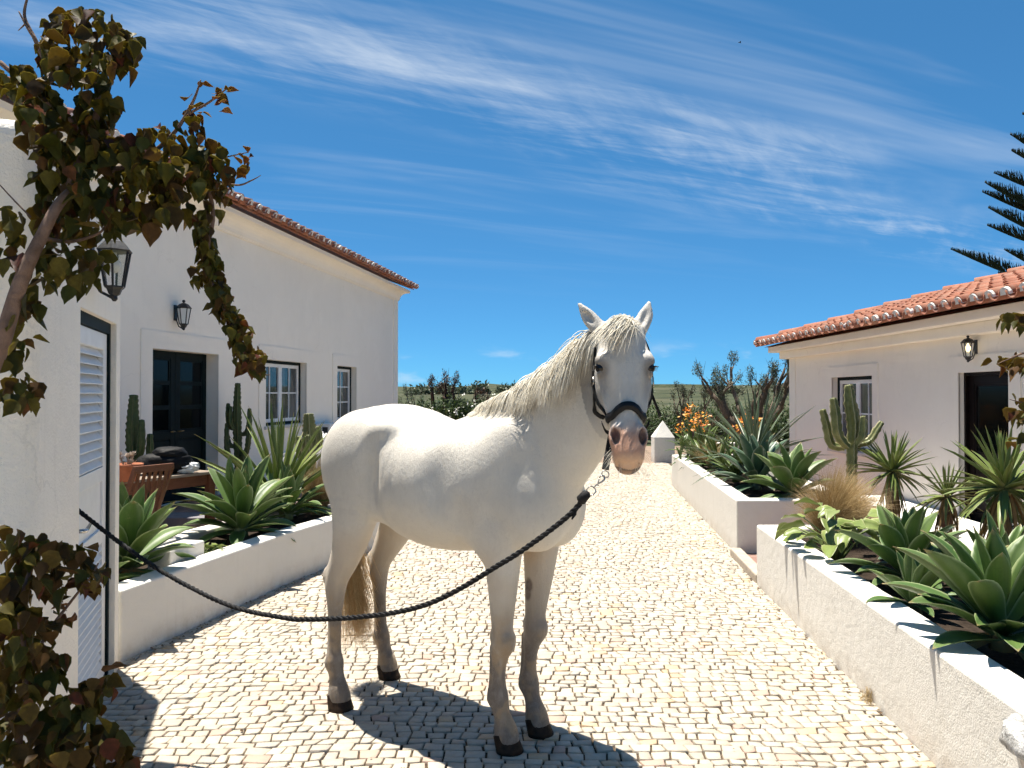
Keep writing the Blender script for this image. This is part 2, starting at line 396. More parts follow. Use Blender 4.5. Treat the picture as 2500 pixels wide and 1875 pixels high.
# ================================================================== PLANTERS, KERBS
M_WHITE = plaster('whitewash', (.70, .67, .61), .5, .55)
M_WALL = plaster('house_plaster', (.90, .835, .725), .25, .2, 160., False)
M_SOIL = plain('soil', (.035, .025, .018), .95, .5, 20., .8, 45., .1, bdist=.02)
M_TERRA = plain('terracotta', (.36, .13, .065), .8, .25, 9., .3, 80., .25)
def offset_poly(P, d):
    n = len(P); out = []
    for i in range(n):
        a, b, c = Vector(P[i-1]), Vector(P[i]), Vector(P[(i+1) % n])
        e1 = (b - a).normalized(); e2 = (c - b).normalized(); n1 = Vector((-e1.y, e1.x)); n2 = Vector((-e2.y, e2.x))
        bis = (n1 + n2).normalized(); out.append(b + bis * (d / max(.3, bis.dot(n1))))
    return out
def planter(name, poly, h, thick, soil, label, floor=-.02, bevel=.018):
    """poly: counter-clockwise outline"""
    root = empty(name, (poly[0][0], poly[0][1], 0), 0, label, 'planter', 'white masonry planters')
    o = Vector((poly[0][0], poly[0][1]))
    O = [Vector(p) - o for p in poly]; I = offset_poly(O, thick); n = len(O); m = MB()
    v = [(p.x, p.y, floor) for p in O] + [(p.x, p.y, h) for p in O] + [(p.x, p.y, h) for p in I] + [(p.x, p.y, floor) for p in I]
    f = []
    for k in range(n):
        k2 = (k+1) % n; f += [(k, k2, n+k2, n+k), (n+k, n+k2, 2*n+k2, 2*n+k), (2*n+k, 2*n+k2, 3*n+k2, 3*n+k)]
    m.add(v, f); w = m.build('wall', M_WHITE, root); bev(w, bevel, 3)
    sm = MB(); 
    J = offset_poly(O, thick - .004); xs = [p.x for p in J]; ys = [p.y for p in J]
    sm.add([(p.x, p.y, soil) for p in J], [tuple(range(n))]); sm.build('soil', M_SOIL, root)
    return root
front = [(-2.33, 4.60), (-2.15, 5.4), (-1.90, 6.49), (-1.645, 7.3), (-1.37, 8.05)]
back = [(-2.25, 8.32), (-2.52, 7.6), (-2.78, 6.75), (-3.02, 5.7), (-3.18, 4.9)]
planter('planter', front + back, .43, .17, .35, 'long curving white planter below the table terrace, full of agaves')
planter('planter', [(1.611, .5), (2.9, .5), (3.22, 6.5), (2.06, 6.5)][::1], .50, .19, .43, 'near white planter along the right edge of the paving')
planter('planter', [(2.24, 7.68), (3.50, 7.68), (3.95, 13.5), (2.80, 13.5)], .545, .17, .46, 'far white planter on the right, between the stone kerb and the pointed pillar')
m = MB(); m.add([(2.06, 6.52, -.02), (2.17, 6.52, -.02), (2.275, 7.66, -.02), (2.165, 7.66, -.02), (2.06, 6.52, .075), (2.17, 6.52, .075), (2.275, 7.66, .075), (2.165, 7.66, .075)],
      [(0,3,2,1),(4,5,6,7),(0,1,5,4),(1,2,6,5),(2,3,7,6),(3,0,4,7)])
m.build('kerb', plain('kerb_stone', (.40, .34, .27), .85, .2, 12., .5, 70., .2, coord='pos'), None, False, .012, label='short stone kerb in the gap between the two white planters', category='kerb')
# pointed pillar at the end of the path
pm = MB(); x0, x1, y0, y1 = 3.36, 3.84, 18.15, 18.6
pm.box((x0, y0, -.05), (x1, y1, .57)); pl = empty('pillar', ((x0+x1)/2, (y0+y1)/2, 0), 0, 'white square pillar with a pointed cap at the far end of the paving', 'pillar')
def sub(mb, root):
    mb.v = [tuple(Vector(p) - root.location) for p in mb.v]; return mb
sub(pm, pl).build('shaft', M_WHITE, pl, False, .012)
pc = MB(); xc, yc = (x0+x1)/2, (y0+y1)/2; e = .004
pc.add([(x0-e, y0-e, .573), (x1+e, y0-e, .573), (x1+e, y1+e, .573), (x0-e, y1+e, .573), (xc, yc, .97)], [(0,3,2,1), (0,1,4), (1,2,4), (2,3,4), (3,0,4)]); sub(pc, pl).build('cap', M_WHITE, pl)
# terraces
def tile_floor_mat():
    t = NT('terracotta_floor'); p = t.coord('pos'); b = t.N('ShaderNodeTexBrick'); t.L(p, b.inputs['Vector'])
    b.offset = 0; b.inputs['Scale'].default_value = 1; b.inputs['Brick Width'].default_value = .3; b.inputs['Row Height'].default_value = .3; b.inputs['Mortar Size'].default_value = .006
    b.inputs[1].default_value = (.20, .115, .085, 1); b.inputs[2].default_value = (.24, .14, .11, 1); b.inputs[3].default_value = (.30, .25, .2, 1)
    return t.done(b.outputs[0], .6, None, .4)
M_FLOOR = tile_floor_mat()
def floor_tiles(name, poly, z, size, label):
    """terrace slab with separate tiles: those nearest the path are parts"""
    m = MB(); m.add([(x, y, z - .012) for x, y in poly], [tuple(range(len(poly)))]); s = m.build(name, plain('grout', (.28, .23, .19), .9, .2), kind='structure')
    return s
def slab(name, poly, z, mat):
    m = MB(); n = len(poly); m.add([(x, y, z) for x, y in poly] + [(x, y, -.3) for x, y in poly], [tuple(range(n))] + [(k, n+k, n+(k+1) % n, (k+1) % n) for k in range(n)]); return m.build(name, mat, kind='structure')
slab('terrace', [(-2.5, 8.4), (-2.6, 20.5), (-3.0, 20.5), (-5.4, 6.0), (-3.3, 4.75), (-3.06, 5.7), (-2.82, 6.75), (-2.56, 7.6), (-2.3, 8.32)], .10, M_FLOOR)
slab('terrace', [(2.95, .5), (5.6, .5), (5.6, 15.3), (3.98, 15.3), (3.98, 13.5), (3.52, 7.66), (2.30, 7.66), (2.20, 6.53), (3.25, 6.53)], .02, M_FLOOR)
M_STEP = plain('step_plaster', (.62, .60, .57), .85, .12, 5., .3, 60., .2, coord='pos')
m = MB(); m.add([(4.95, 11.2, .021), (5.45, 11.2, .021), (5.3, 7.2, .021), (4.3, 7.2, .021), (4.95, 11.2, .13), (5.45, 11.2, .13), (5.3, 7.2, .13), (4.3, 7.2, .13)], [(0,1,2,3),(7,6,5,4),(1,0,4,5),(2,1,5,6),(3,2,6,7),(0,3,7,4)])
m.build('doorstep', M_STEP, None, False, .01, label='low white plastered step along the wall of the small right-hand house', category='step')
# wooden-looking dark step below the table
m = MB(); m.box((-4.2, 8.35, .10), (-2.75, 8.75, .26)); m.build('doorstep', plain('dark_step', (.16, .15, .16), .8, .2), None, False, .012, label='grey stone step behind the wooden table on the left terrace', category='step')

# ================================================================== HOUSES
def wallgrid(mb, P, s0, s1, z0, z1, ops, depth, mi=0, step=None):
    """front face with openings; P(s, z, o) -> point; ops: (sa, sb, za, zb)"""
    ss = sorted({s0, s1, *[o[0] for o in ops], *[o[1] for o in ops]}); zz = sorted({z0, z1, *[o[2] for o in ops], *[o[3] for o in ops]})
    for i in range(len(ss)-1):
        for j in range(len(zz)-1):
            sm_, zm = (ss[i]+ss[i+1])/2, (zz[j]+zz[j+1])/2
            if any(o[0] < sm_ < o[1] and o[2] < zm < o[3] for o in ops): continue
            mb.quad(P(ss[i], zz[j], 0), P(ss[i+1], zz[j], 0), P(ss[i+1], zz[j+1], 0), P(ss[i], zz[j+1], 0), mi)
    for a, b, c, d in ops:
        mb.quad(P(a, c, 0), P(a, d, 0), P(a, d, -depth), P(a, c, -depth), mi); mb.quad(P(b, d, 0), P(b, c, 0), P(b, c, -depth), P(b, d, -depth), mi)
        mb.quad(P(a, d, 0), P(b, d, 0), P(b, d, -depth), P(a, d, -depth), mi); mb.quad(P(b, c, 0), P(a, c, 0), P(a, c, -depth), P(b, c, -depth), mi)
def pbox(mb, P, s0, s1, z0, z1, o0, o1, mi=0):
    v = [P(s0,z0,o0),P(s1,z0,o0),P(s1,z0,o1),P(s0,z0,o1),P(s0,z1,o0),P(s1,z1,o0),P(s1,z1,o1),P(s0,z1,o1)]
    mb.add(v, [(0,3,2,1),(4,5,6,7),(0,1,5,4),(1,2,6,5),(2,3,7,6),(3,0,4,7)], mi)
def surround(P, a, b, c, d, w, proud, bottom=False):
    m = MB(); pbox(m, P, a-w, a, c if not bottom else c-w, d+w, -.01, proud); pbox(m, P, b, b+w, c if not bottom else c-w, d+w, -.01, proud); pbox(m, P, a, b, d, d+w, -.01, proud)
    if bottom: pbox(m, P, a, b, c-w, c, -.01, proud)
    return m
M_GREEN = plain('dark_green_paint', (.004, .010, .011), .6, .3, 8., .1, 60., .10)
M_FRAME = plain('white_frame_paint', (.74, .74, .73), .4, .06, 8., .08, 60., .4)
def glass_mat():
    t = NT('window_glass'); p = t.coord('obj', (3., 3., .6)); n = t.noise(p, 2.0, 3, .5)
    c = t.mix(t.rng(n, .4, .65), (.030, .034, .036), (.12, .125, .12))
    return t.done(c, .03, None, .6)
M_GLASS = glass_mat()
def window(P, a, b, c, d, root, depth, cols=2, rows=2, leaves=2):
    """dark outer frame, white casements with glazing bars, one object for each pane"""
    m = MB(); g = .055
    for q in ((a, a+g, c, d), (b-g, b, c, d), (a+g, b-g, d-g, d), (a+g, b-g, c, c+g)): pbox(m, P, *q, -depth, -depth+.05)
    win = m.build('window', M_GREEN, root)
    a, b, c, d = a+g, b-g, c+g, d-g; lw = (b-a)/leaves; f = .06; m = MB(); br = .022
    for l in range(leaves):
        x0, x1 = a + l*lw + .003, a + (l+1)*lw - .003
        for q in ((x0, x0+f, c, d), (x1-f, x1, c, d), (x0+f, x1-f, d-f, d), (x0+f, x1-f, c, c+f)): pbox(m, P, *q, -depth-.005, -depth+.035)
        ix0, ix1, iz0, iz1 = x0+f, x1-f, c+f, d-f
        for k in range(1, cols): s = ix0 + (ix1-ix0)*k/cols; pbox(m, P, s-br/2, s+br/2, iz0, iz1, -depth, -depth+.025)
        for k in range(1, rows):
            s = iz0 + (iz1-iz0)*k/rows
            for q in range(cols):
                e0 = ix0 + (ix1-ix0)*q/cols + (br/2 if q else 0); e1 = ix0 + (ix1-ix0)*(q+1)/cols - (br/2 if q < cols-1 else 0)
                pbox(m, P, e0, e1, s-br/2, s+br/2, -depth+.001, -depth+.024)
        for q in range(cols):
            for w in range(rows):
                pm_ = MB(); e0 = ix0 + (ix1-ix0)*q/cols; e1 = ix0 + (ix1-ix0)*(q+1)/cols; z0_ = iz0 + (iz1-iz0)*w/rows; z1_ = iz0 + (iz1-iz0)*(w+1)/rows
                pbox(pm_, P, e0, e1, z0_, z1_, -depth+.008, -depth+.012); pm_.build('pane', M_GLASS, win)
    m.build('casement', M_FRAME, win)
    return win
# ---- curved clay tiles
M_TILE = None
def tile_material():
    t = NT('clay_tile'); oi = t.N('ShaderNodeObjectInfo'); p = t.coord('pos')
    n = t.noise(p, 9., 5, .65); n2 = t.noise(p, 34., 4, .65); g = t.N('ShaderNodeNewGeometry')
    rnd = t.math('FRACT', t.math('ADD', oi.outputs['Random'], g.outputs['Random Per Island']), 0)
    c = t.ramp(rnd, [(0, (.27, .10, .062)), (.4, (.34, .135, .082)), (.75, (.38, .17, .11)), (1, (.28, .12, .085))])
    c = t.mix(t.rng(n, .48, .72, 0, .6), c, (.31, .24, .18)); c = t.mix(t.rng(n2, .56, .74, 0, .7), c, (.12, .085, .065))
    return t.done(c, .85, t.bump(n2, .4, .006), .2)
M_TILE = tile_material()
M_MORTAR = plain('tile_mortar', (.66, .64, .60), .9, .15, 25., .5, 60., .15)
def tile_mesh(name, r0, r1, L, up=True, th=.013, n=9):
    m = MB(); s = 1 if up else -1; vs = []
    for (y, r) in ((0, r0), (L, r1)):
        for rr in (r, r - th):
            for k in range(n):
                a = math.pi * k / (n-1); vs.append((-rr*math.cos(a), y, s*(rr*math.sin(a) - (0 if up else 0))))
    f = []
    for k in range(n-1):
        f += [(k, k+1, 2*n+k+1, 2*n+k), (n+k+1, n+k, 3*n+k, 3*n+k+1), (k+1, k, n+k, n+k+1), (2*n+k, 2*n+k+1, 3*n+k+1, 3*n+k)]
    f += [(0, 2*n, 3*n, n), (n-1, 2*n-1, 4*n-1, 3*n-1)]
    m.add(vs, f); return m.mesh(name, M_TILE, True)
def plug_mesh(r):
    m = MB(); n = 9; v = [(-r*math.cos(math.pi*k/(n-1)), 0, r*math.sin(math.pi*k/(n-1))) for k in range(n)]; v += [(x, .05, z) for x, y, z in v]
    m.add(v, [tuple(range(n))[::-1]] + [(k, k+1, n+k+1, n+k) for k in range(n-1)]); return m.mesh('mortar', M_MORTAR)
def tile_roof(root, origin, along, upslope, pitch, ncol, nrows_of, expo=.34, jitter=.006, plug=True, merge_from=99, hip=None):
    """covers over pans; every tile of the first rows is an object"""
    al = Vector(along).normalized(); us = Vector(upslope).normalized(); nz = al.cross(us).normalized()
    if nz.z < 0: nz = -nz
    B = Matrix((al, us, nz)).transposed()
    rc, rp = pitch * .31, pitch * .37
    cov = tile_mesh('cover_tile', rc*1.04, rc*.86, expo + .09); pan = tile_mesh('pan_tile', rp*.92, rp*1.02, expo + .10, False); pg = plug_mesh(rc * .93)
    r = random.Random(11); rest = MB()
    def put(me, name, col, row, dx, dz, dy=0.0, tilt=0.0):
        p = Vector(origin) + al * ((col + dx) * pitch + r.gauss(0, jitter)) + us * (row * expo + dy + r.gauss(0, jitter)) + nz * (dz + r.gauss(0, jitter*.3))
        Rm = B @ Matrix.Rotation(tilt + r.gauss(0, .008), 3, 'X') @ Matrix.Rotation(r.gauss(0, .012), 3, 'Z')
        if row >= merge_from:
            n = len(rest.v); rest.add([p + Rm @ v.co for v in me.vertices], [tuple(q.vertices) for q in me.polygons]); return
        o = link(name, me, root); o.matrix_world = Matrix.Translation(p) @ Rm.to_4x4(); 
        o.matrix_parent_inverse = Matrix.Identity(4); o.matrix_basis = root.matrix_world.inverted() @ (Matrix.Translation(p) @ Rm.to_4x4())
    for c in range(ncol):
        nr = nrows_of(c)
        for w in range(nr):
            put(cov, 'cover_tile', c, w, 0, .052 + .016, -.02 if w == 0 else 0, -.055)
            put(pan, 'pan_tile', c, w, .5, rp + .006, -.055 if w == 0 else 0, -.05)
        if plug and nr: put(pg, 'mortar', c, 0, 0, .050 + .010, -.034)
    if rest.f:
        o = rest.build('roof_tiles', M_TILE, root, True, kind='stuff'); o.matrix_basis = root.matrix_world.inverted()
    return B
def settle(root, base):
    """move a root built at the origin to its base without moving its parts"""
    base = Vector(base); root.location = base
    for ch in COL.objects:
        if ch.parent == root: ch.matrix_basis = Matrix.Translation(-base) @ ch.matrix_basis
def panel_door(P, a, b, c, d, root, depth, mat, leaves=2, glass=None, lower=True):
    lw = (b - a) / leaves
    for l in range(leaves):
        x0, x1 = a + l*lw + .004, a + (l+1)*lw - .004; m = MB(); st = .10
        pbox(m, P, x0, x1, c, d, -depth-.04, -depth)
        for q in ((x0, x0+st, c, d), (x1-st, x1, c, d), (x0+st, x1-st, d-st, d), (x0+st, x1-st, c, c+st*1.6), (x0+st, x1-st, c+(d-c)*.42, c+(d-c)*.42+st)): pbox(m, P, *q, -depth, -depth+.022)
        dr = m.build('door', mat, root, False, .004)
        gz0, gz1 = c+(d-c)*.42+st, d-st
        m = MB(); pbox(m, P, x0+st+.004, x1-st-.004, c+st*1.6+.03, c+(d-c)*.42-.03, -depth+.0, -depth+.012); m.build('panel', mat, dr, False, .006)
        nr = 3 if leaves == 2 else 1
        for k in range(nr):
            z0, z1 = gz0 + (gz1-gz0)*k/nr, gz0 + (gz1-gz0)*(k+1)/nr
            m = MB(); e = .03
            for q in ((x0+st, x0+st+e, z0, z1), (x1-st-e, x1-st, z0, z1), (x0+st+e, x1-st-e, z1-e, z1), (x0+st+e, x1-st-e, z0, z0+e)): pbox(m, P, *q, -depth+.001, -depth+.014)
            m.build('moulding', mat, dr)
            m = MB(); pbox(m, P, x0+st+e, x1-st-e, z0+e, z1-e, -depth+.001, -depth+.004); m.build('pane', M_DGLASS, dr)
        m = MB(); hx = x1 - .05 if l == 0 else x0 + .05; hz_ = c + (d-c)*.47
        m.tube([P(hx, hz_, -depth+.02), P(hx, hz_, -depth+.06), P(hx + (.10 if l else -.10), hz_, -depth+.06)], .009, 8); m.build('handle', plain('brass', (.25, .17, .07), .35, .2, 20., .1, 60., .5, 1.0), dr, True)
t_ = NT('dark_glass'); M_DGLASS = t_.done((.003, .0035, .004), .10, None, .10)
# ---- big house on the left
def left_house():
    root = empty('house', (0, 0, 0), 0, 'long white house on the left with a dark double door and two windows', 'house')
    C0 = Vector((-3.03, 20.3, 0)); T = Vector((-.153, -.988, 0)).normalized(); Nn = Vector((.988, -.153, 0)).normalized()
    P = lambda s, z, o: C0 + T*s + Nn*o + Vector((0, 0, z))
    sd_ = lambda d: (20.3 - d) / .988
    L = 14.4; H = 4.12
    door = (sd_(11.48), sd_(9.9), .10, 2.19); w1 = (sd_(14.6), sd_(12.97), 1.05, 2.19); w2 = (sd_(17.25), sd_(16.12), .98, 2.20)
    m = MB(); wallgrid(m, P, 0, L, -.1, H, [door, w1, w2], .22)
    D = 7.5
    m.quad(P(0, -.1, -D), P(0, -.1, 0), P(0, H, 0), P(0, H, -D)); m.quad(P(L, -.1, 0), P(L, -.1, -D), P(L, H, -D), P(L, H, 0)); m.quad(P(L, -.1, -D), P(0, -.1, -D), P(0, H, -D), P(L, H, -D))
    wall = m.build('wall', M_WALL, root)
    m = MB(); pbox(m, P, -.012, .36, -.1, H-.02, -.36, .014); m.build('pilaster', M_WALL, root)
    for o, bt in ((door, False), (w1, True), (w2, True)):
        surround(P, *o, .235, .016, bt).build('surround', M_WALL, root)
    # cove cornice swept along the eave and round the far corner
    prof = [(.0, H-.06), (.03, H-.06), (.035, H-.035)] + [(.05 + .20*(1-math.cos(a)), H-.03 + .20*math.sin(a)) for a in [R(q) for q in range(0, 91, 15)]] + [(.27, H+.17), (.27, H+.24), (-.2, H+.24)]
    m = MB(); n = len(prof)
    ring = [[P(L, z, o) for o, z in prof], [P(-o, z, o) for o, z in prof], [P(-o, z, -D) for o, z in prof]]
    m.v = [tuple(p) for rg in ring for p in rg]; m.f = [(i*n+k, i*n+k+1, (i+1)*n+k+1, (i+1)*n+k) for i in range(2) for k in range(n-1)]; m.mi = [0]*len(m.f)
    m.build('cornice', M_WALL, root)
    # roof: underlay board + tiles
    us = (-Nn * math.cos(R(21)) + Vector((0, 0, math.sin(R(21)))))
    o0 = P(-.36, H+.25, .40)
    m = MB(); e = Vector((0, 0, .03)); q = [o0, o0 + T*(L+.5), o0 + T*(L+.5) + us*4.6, o0 + us*4.6]
    q = [v + us * .06 for v in q]
    m.add(q + [v + e for v in q], [(3,2,1,0),(4,5,6,7),(0,1,5,4),(1,2,6,5),(2,3,7,6),(3,0,4,7)])
    roof = m.build('roof', M_TILE, root)
    n = int((L + .4) / .278)
    tile_roof(roof, o0 + Vector((0, 0, .03)), T, us, .278, n, lambda c: 13, .34, plug=True, merge_from=2)
    # far hip slope seen as thickness only
    # double door
    panel_door(P, door[0], door[1], door[2], door[3], root, .20, M_GREEN, 2)
    window(P, *w1, root, .16, 2, 2, 2); window(P, *w2, root, .16, 2, 3, 1)
    for o in (w1, w2):
        m = MB(); pbox(m, P, o[0]-.06, o[1]+.06, o[2]-.05, o[2]+.004, -.1, .05); m.build('sill', plain('sill_stone', (.55, .53, .50), .7, .12, 9., .2, 60., .3), root, False, .006)
    for ch in root.children: pass
    settle(root, tuple(P(L/2, 0, -D/2)))
    return P, sd_
LHP, LHS = left_house()
# ---- small house on the right
def right_house():
    root = empty('house', (0, 0, 0), 0, 'small white house on the right with a red tiled roof and one dark door', 'house')
    P = lambda s, z, o: Vector((5.5 - o, 15.2 - s, z))
    L = 10.2; H = 2.30; sd_ = lambda d: 15.2 - d
    door = (sd_(9.46), sd_(8.50), .02, 1.862); w1 = (sd_(13.2), sd_(11.72), .68, 1.885)
    m = MB(); wallgrid(m, P, 0, L, -.3, H, [door, w1], .18); D = 6.5
    m.quad(P(0, -.3, -D), P(0, -.3, 0), P(0, H, 0), P(0, H, -D)); m.quad(P(L, -.3, 0), P(L, -.3, -D), P(L, H, -D), P(L, H, 0)); m.quad(P(L, -.3, -D), P(0, -.3, -D), P(0, H, -D), P(L, H, -D))
    m.build('wall', M_WALL, root)
    m = MB(); pbox(m, P, -.012, .30, -.3, H, -.30, .014); m.build('pilaster', M_WALL, root)
    surround(P, *door, .20, .014).build('surround', M_WALL, root); surround(P, *w1, .18, .014, True).build('surround', M_WALL, root)
    m = MB(); pbox(m, P, -.16, L, H-.005, H+.13, -D, .16); m.build('cornice', M_WALL, root, False, .012)
    m = MB(); pbox(m, P, -.32, L, H+.13, H+.245, -D, .33); m.build('cornice', M_WALL, root, False, .012)
    sl = R(16); us = Vector((math.cos(sl), 0, math.sin(sl))); o0 = Vector((5.0, 15.2 + .47, H + .215)); al = Vector((0, -1, 0)); pitch = .275
    n = int((L + .4) / pitch)
    K = 3.55
    # underlay boards: the slope towards the path and the hip slope behind it
    m = MB(); rise = math.tan(sl); a = o0 + Vector((.10, -.10, .03)); e = a + al*(L+.3)
    top0 = a + Vector((K, -K, K*rise)); top1 = e + Vector((K, 0, K*rise))
    m.add([a, e, top1, top0], [(0, 1, 2, 3)])
    b2 = a + Vector((2*K, 0, 0)); m.add([a, top0, b2], [(0, 1, 2)]); m.add([b2, top0, top1, e + Vector((2*K, 0, 0))], [(0, 1, 2, 3)])
    roof = m.build('roof', M_TILE, root)
    expo = .36
    def rows(c):
        k = (c + .5) * pitch / math.cos(sl); return max(1, min(10, int(k / expo) + 1))
    tile_roof(roof, o0 + Vector((0, 0, .035)), al, us, pitch, n, rows, expo, plug=True)
    # hip tiles
    hd_ = Vector((1, -1, rise)).normalized(); hm = tile_mesh('hip_tile', .125, .105, .56); side = hd_.cross(Vector((0, 0, 1))).normalized(); upv = side.cross(hd_)
    B = Matrix((side, hd_, upv)).transposed(); r = random.Random(4)
    for k in range(10):
        p = o0 + Vector((.02, -.02, .10)) + hd_ * (k * .50 + r.gauss(0, .01)) + upv * (.022 + r.gauss(0, .006))
        o = link('hip_tile', hm, roof); o.matrix_basis = Matrix.Translation(p) @ (B @ Matrix.Rotation(-.05 + r.gauss(0, .02), 3, 'X')).to_4x4()
    panel_door(P, door[0]+.04, door[1]-.04, door[2], door[3]-.04, root, .12, plain('dark_wood_door', (.007, .004, .0035), .5, .3, 10., .15, 60., .12), 1)
    m = MB()
    for q in ((door[0], door[0]+.04, door[2], door[3]), (door[1]-.04, door[1], door[2], door[3]), (door[0]+.04, door[1]-.04, door[3]-.04, door[3])): pbox(m, P, *q, -.13, -.06)
    m.build('door_frame', plain('dark_wood_door', (.012, .008, .007)), root)
    window(P, *w1, root, .14, 2, 2, 2)
    m = MB(); pbox(m, P, w1[0]-.09, w1[1]+.09, w1[2]-.055, w1[2]+.004, -.08, .06); m.build('sill', plain('sill_stone', (.55, .53, .50)), root, False, .006)
    settle(root, (5.5 + D/2, 15.2 - L/2, 0))
    return P
RHP = right_house()
# ---- near building on the left with the louvred door
def near_building():
    root = empty('outbuilding', (0, 0, 0), 0, 'near white rendered outbuilding at the left edge with a louvred door', 'building')
    A = Vector((-1.77, 2.89, 0)); T = Vector((-.311, .950, 0)).normalized(); Nn = Vector((.950, .311, 0)).normalized(); L = 1.735; H = 2.62; Dp = .065
    P = lambda s, z, o: A + T*s + Nn*o + Vector((0, 0, z))
    door = (.655, 1.585, .015, 2.0)
    rd = .07
    m = MB(); wallgrid(m, P, 0, L - .03, -.05, H - rd, [door], Dp)
    # rounded corner towards the camera, then the camera-facing wall; rounded coping on top
    arc = [(A + Nn*(-rd + rd*math.cos(a)) - T*(rd*math.sin(a))) for a in [R(q) for q in range(0, 91, 15)]]
    foot = [P(L-.03, 0, 0)] + [P(0, 0, 0)] + arc[1:] + [A - T*rd - Nn*4.0]
    farc = [P(L-.03 + .03*math.sin(a), 0, -.03 + .03*math.cos(a)) for a in [R(q) for q in (0, 30, 60, 90)]]
    foot = [farc[3] - Nn*4.0] + farc[::-1] + foot[1:]
    up = Vector((0, 0, 1))
    for i in range(len(foot)-1):
        if i == 4: continue
        a, b = foot[i], foot[i+1]; m.quad(b - up*.05, a - up*.05, a + up*(H-rd), b + up*(H-rd))
    # coping
    nrm = []
    for i in range(len(foot)):
        a = foot[max(i-1, 0)]; b = foot[min(i+1, len(foot)-1)]; t = (b-a).normalized(); nrm.append(Vector((-t.y, t.x, 0)))
    inw = [(-n if (-n).dot(Nn) < 0 or True else n) for n in nrm]
    cen = P(L/2, 0, -2.0)
    prev = None
    for q in range(0, 91, 18):
        a_ = R(q); rowp = []
        for p, n in zip(foot, nrm):
            d = n if n.dot(cen - p) > 0 else -n
            rowp.append(p + d*(rd*(1-math.cos(a_))) + up*(H - rd + rd*math.sin(a_)))
        if prev:
            for i in range(len(foot)-1): m.quad(prev[i+1], prev[i], rowp[i], rowp[i+1])
        prev = rowp
    m.add(prev, [tuple(range(len(prev)))])
    mat = plaster('rough_render', (.90, .84, .74), .40, .75, 95.)
    m.build('wall', mat, root)
    # door: dark green edge frame, white louvred leaf
    m = MB(); g = .035; o0, o1 = -Dp+.0, -Dp+.035; a, b, c, d = door
    for q in ((b-g, b, c, d), (a, a+g, c, d), (a+g, b-g, d-.06, d)): pbox(m, P, *q, o0, o1)
    fr = m.build('door_frame', M_GREEN, root)
    a, b, d = a+g+.004, b-g-.004, d-.064; o0, o1 = -Dp-.01, -Dp+.022; st = .085
    m = MB()
    zs = [c+.01, .10, .78, .86, 1.12, 1.20, d-.09, d]
    for q in ((a, a+st, c+.01, d), (b-st, b, c+.01, d)): pbox(m, P, *q, o0, o1)
    for q in ((c+.01, .10), (.78, .86), (1.12, 1.20), (d-.09, d)): pbox(m, P, a+st, b-st, q[0], q[1], o0, o1)
    dr = m.build('door', M_FRAME, root, False, .004)
    m = MB(); pbox(m, P, a+st, b-st, .86, 1.12, o0, o0+.018); m.build('panel', M_FRAME, dr)
    m = MB(); pbox(m, P, a+st, b-st, .10, d-.09, o0-.02, o0-.012); m.build('back_panel', plain('shadow_grey', (.40, .40, .39), .7, .1), dr)
    def slats(z0, z1, n):
        h = (z1 - z0) / n
        for k in range(n):
            z = z0 + h*k; m = MB(); th = .006
            v = [P(a+st, z+.004, o1-.002), P(b-st, z+.004, o1-.002), P(b-st, z+h*1.08, o0-.006), P(a+st, z+h*1.08, o0-.006)]
            v2 = [p + up*th for p in v]; m.add(v + v2, [(3,2,1,0),(4,5,6,7),(0,1,5,4),(1,2,6,5),(2,3,7,6),(3,0,4,7)]); m.build('slat', M_FRAME, dr)
    slats(1.20, d-.09, 13); slats(.10, .78, 15)
    m = MB(); hz_ = .96; hs = a+.05; m.tube([P(hs, hz_, o1), P(hs, hz_, o1+.045), P(hs+.03, hz_-.004, o1+.05), P(hs+.13, hz_+.012, o1+.048)], [.010, .010, .010, .008], 8); m.build('handle', plain('chrome', (.5, .5, .5), .2, .1, 20., 0, 60., .5, 1.0), dr, True)
    # iron ring the rope is tied to, inside the reveal
    m = MB(); c0 = P(door[0]+.012, 1.03, -.075); m.tube([c0 + Nn*(.03*math.cos(q)) + up*(.03*math.sin(q)) for q in [2*math.pi*k/14 for k in range(15)]], .005, 6); m.build('tie_ring', plain('iron', (.05, .05, .05), .5, .2, 20., .2, 60., .5, 1.0), root, True)
    settle(root, tuple(P(L/2, 0, -1.0)))
    return P
NBP = near_building()
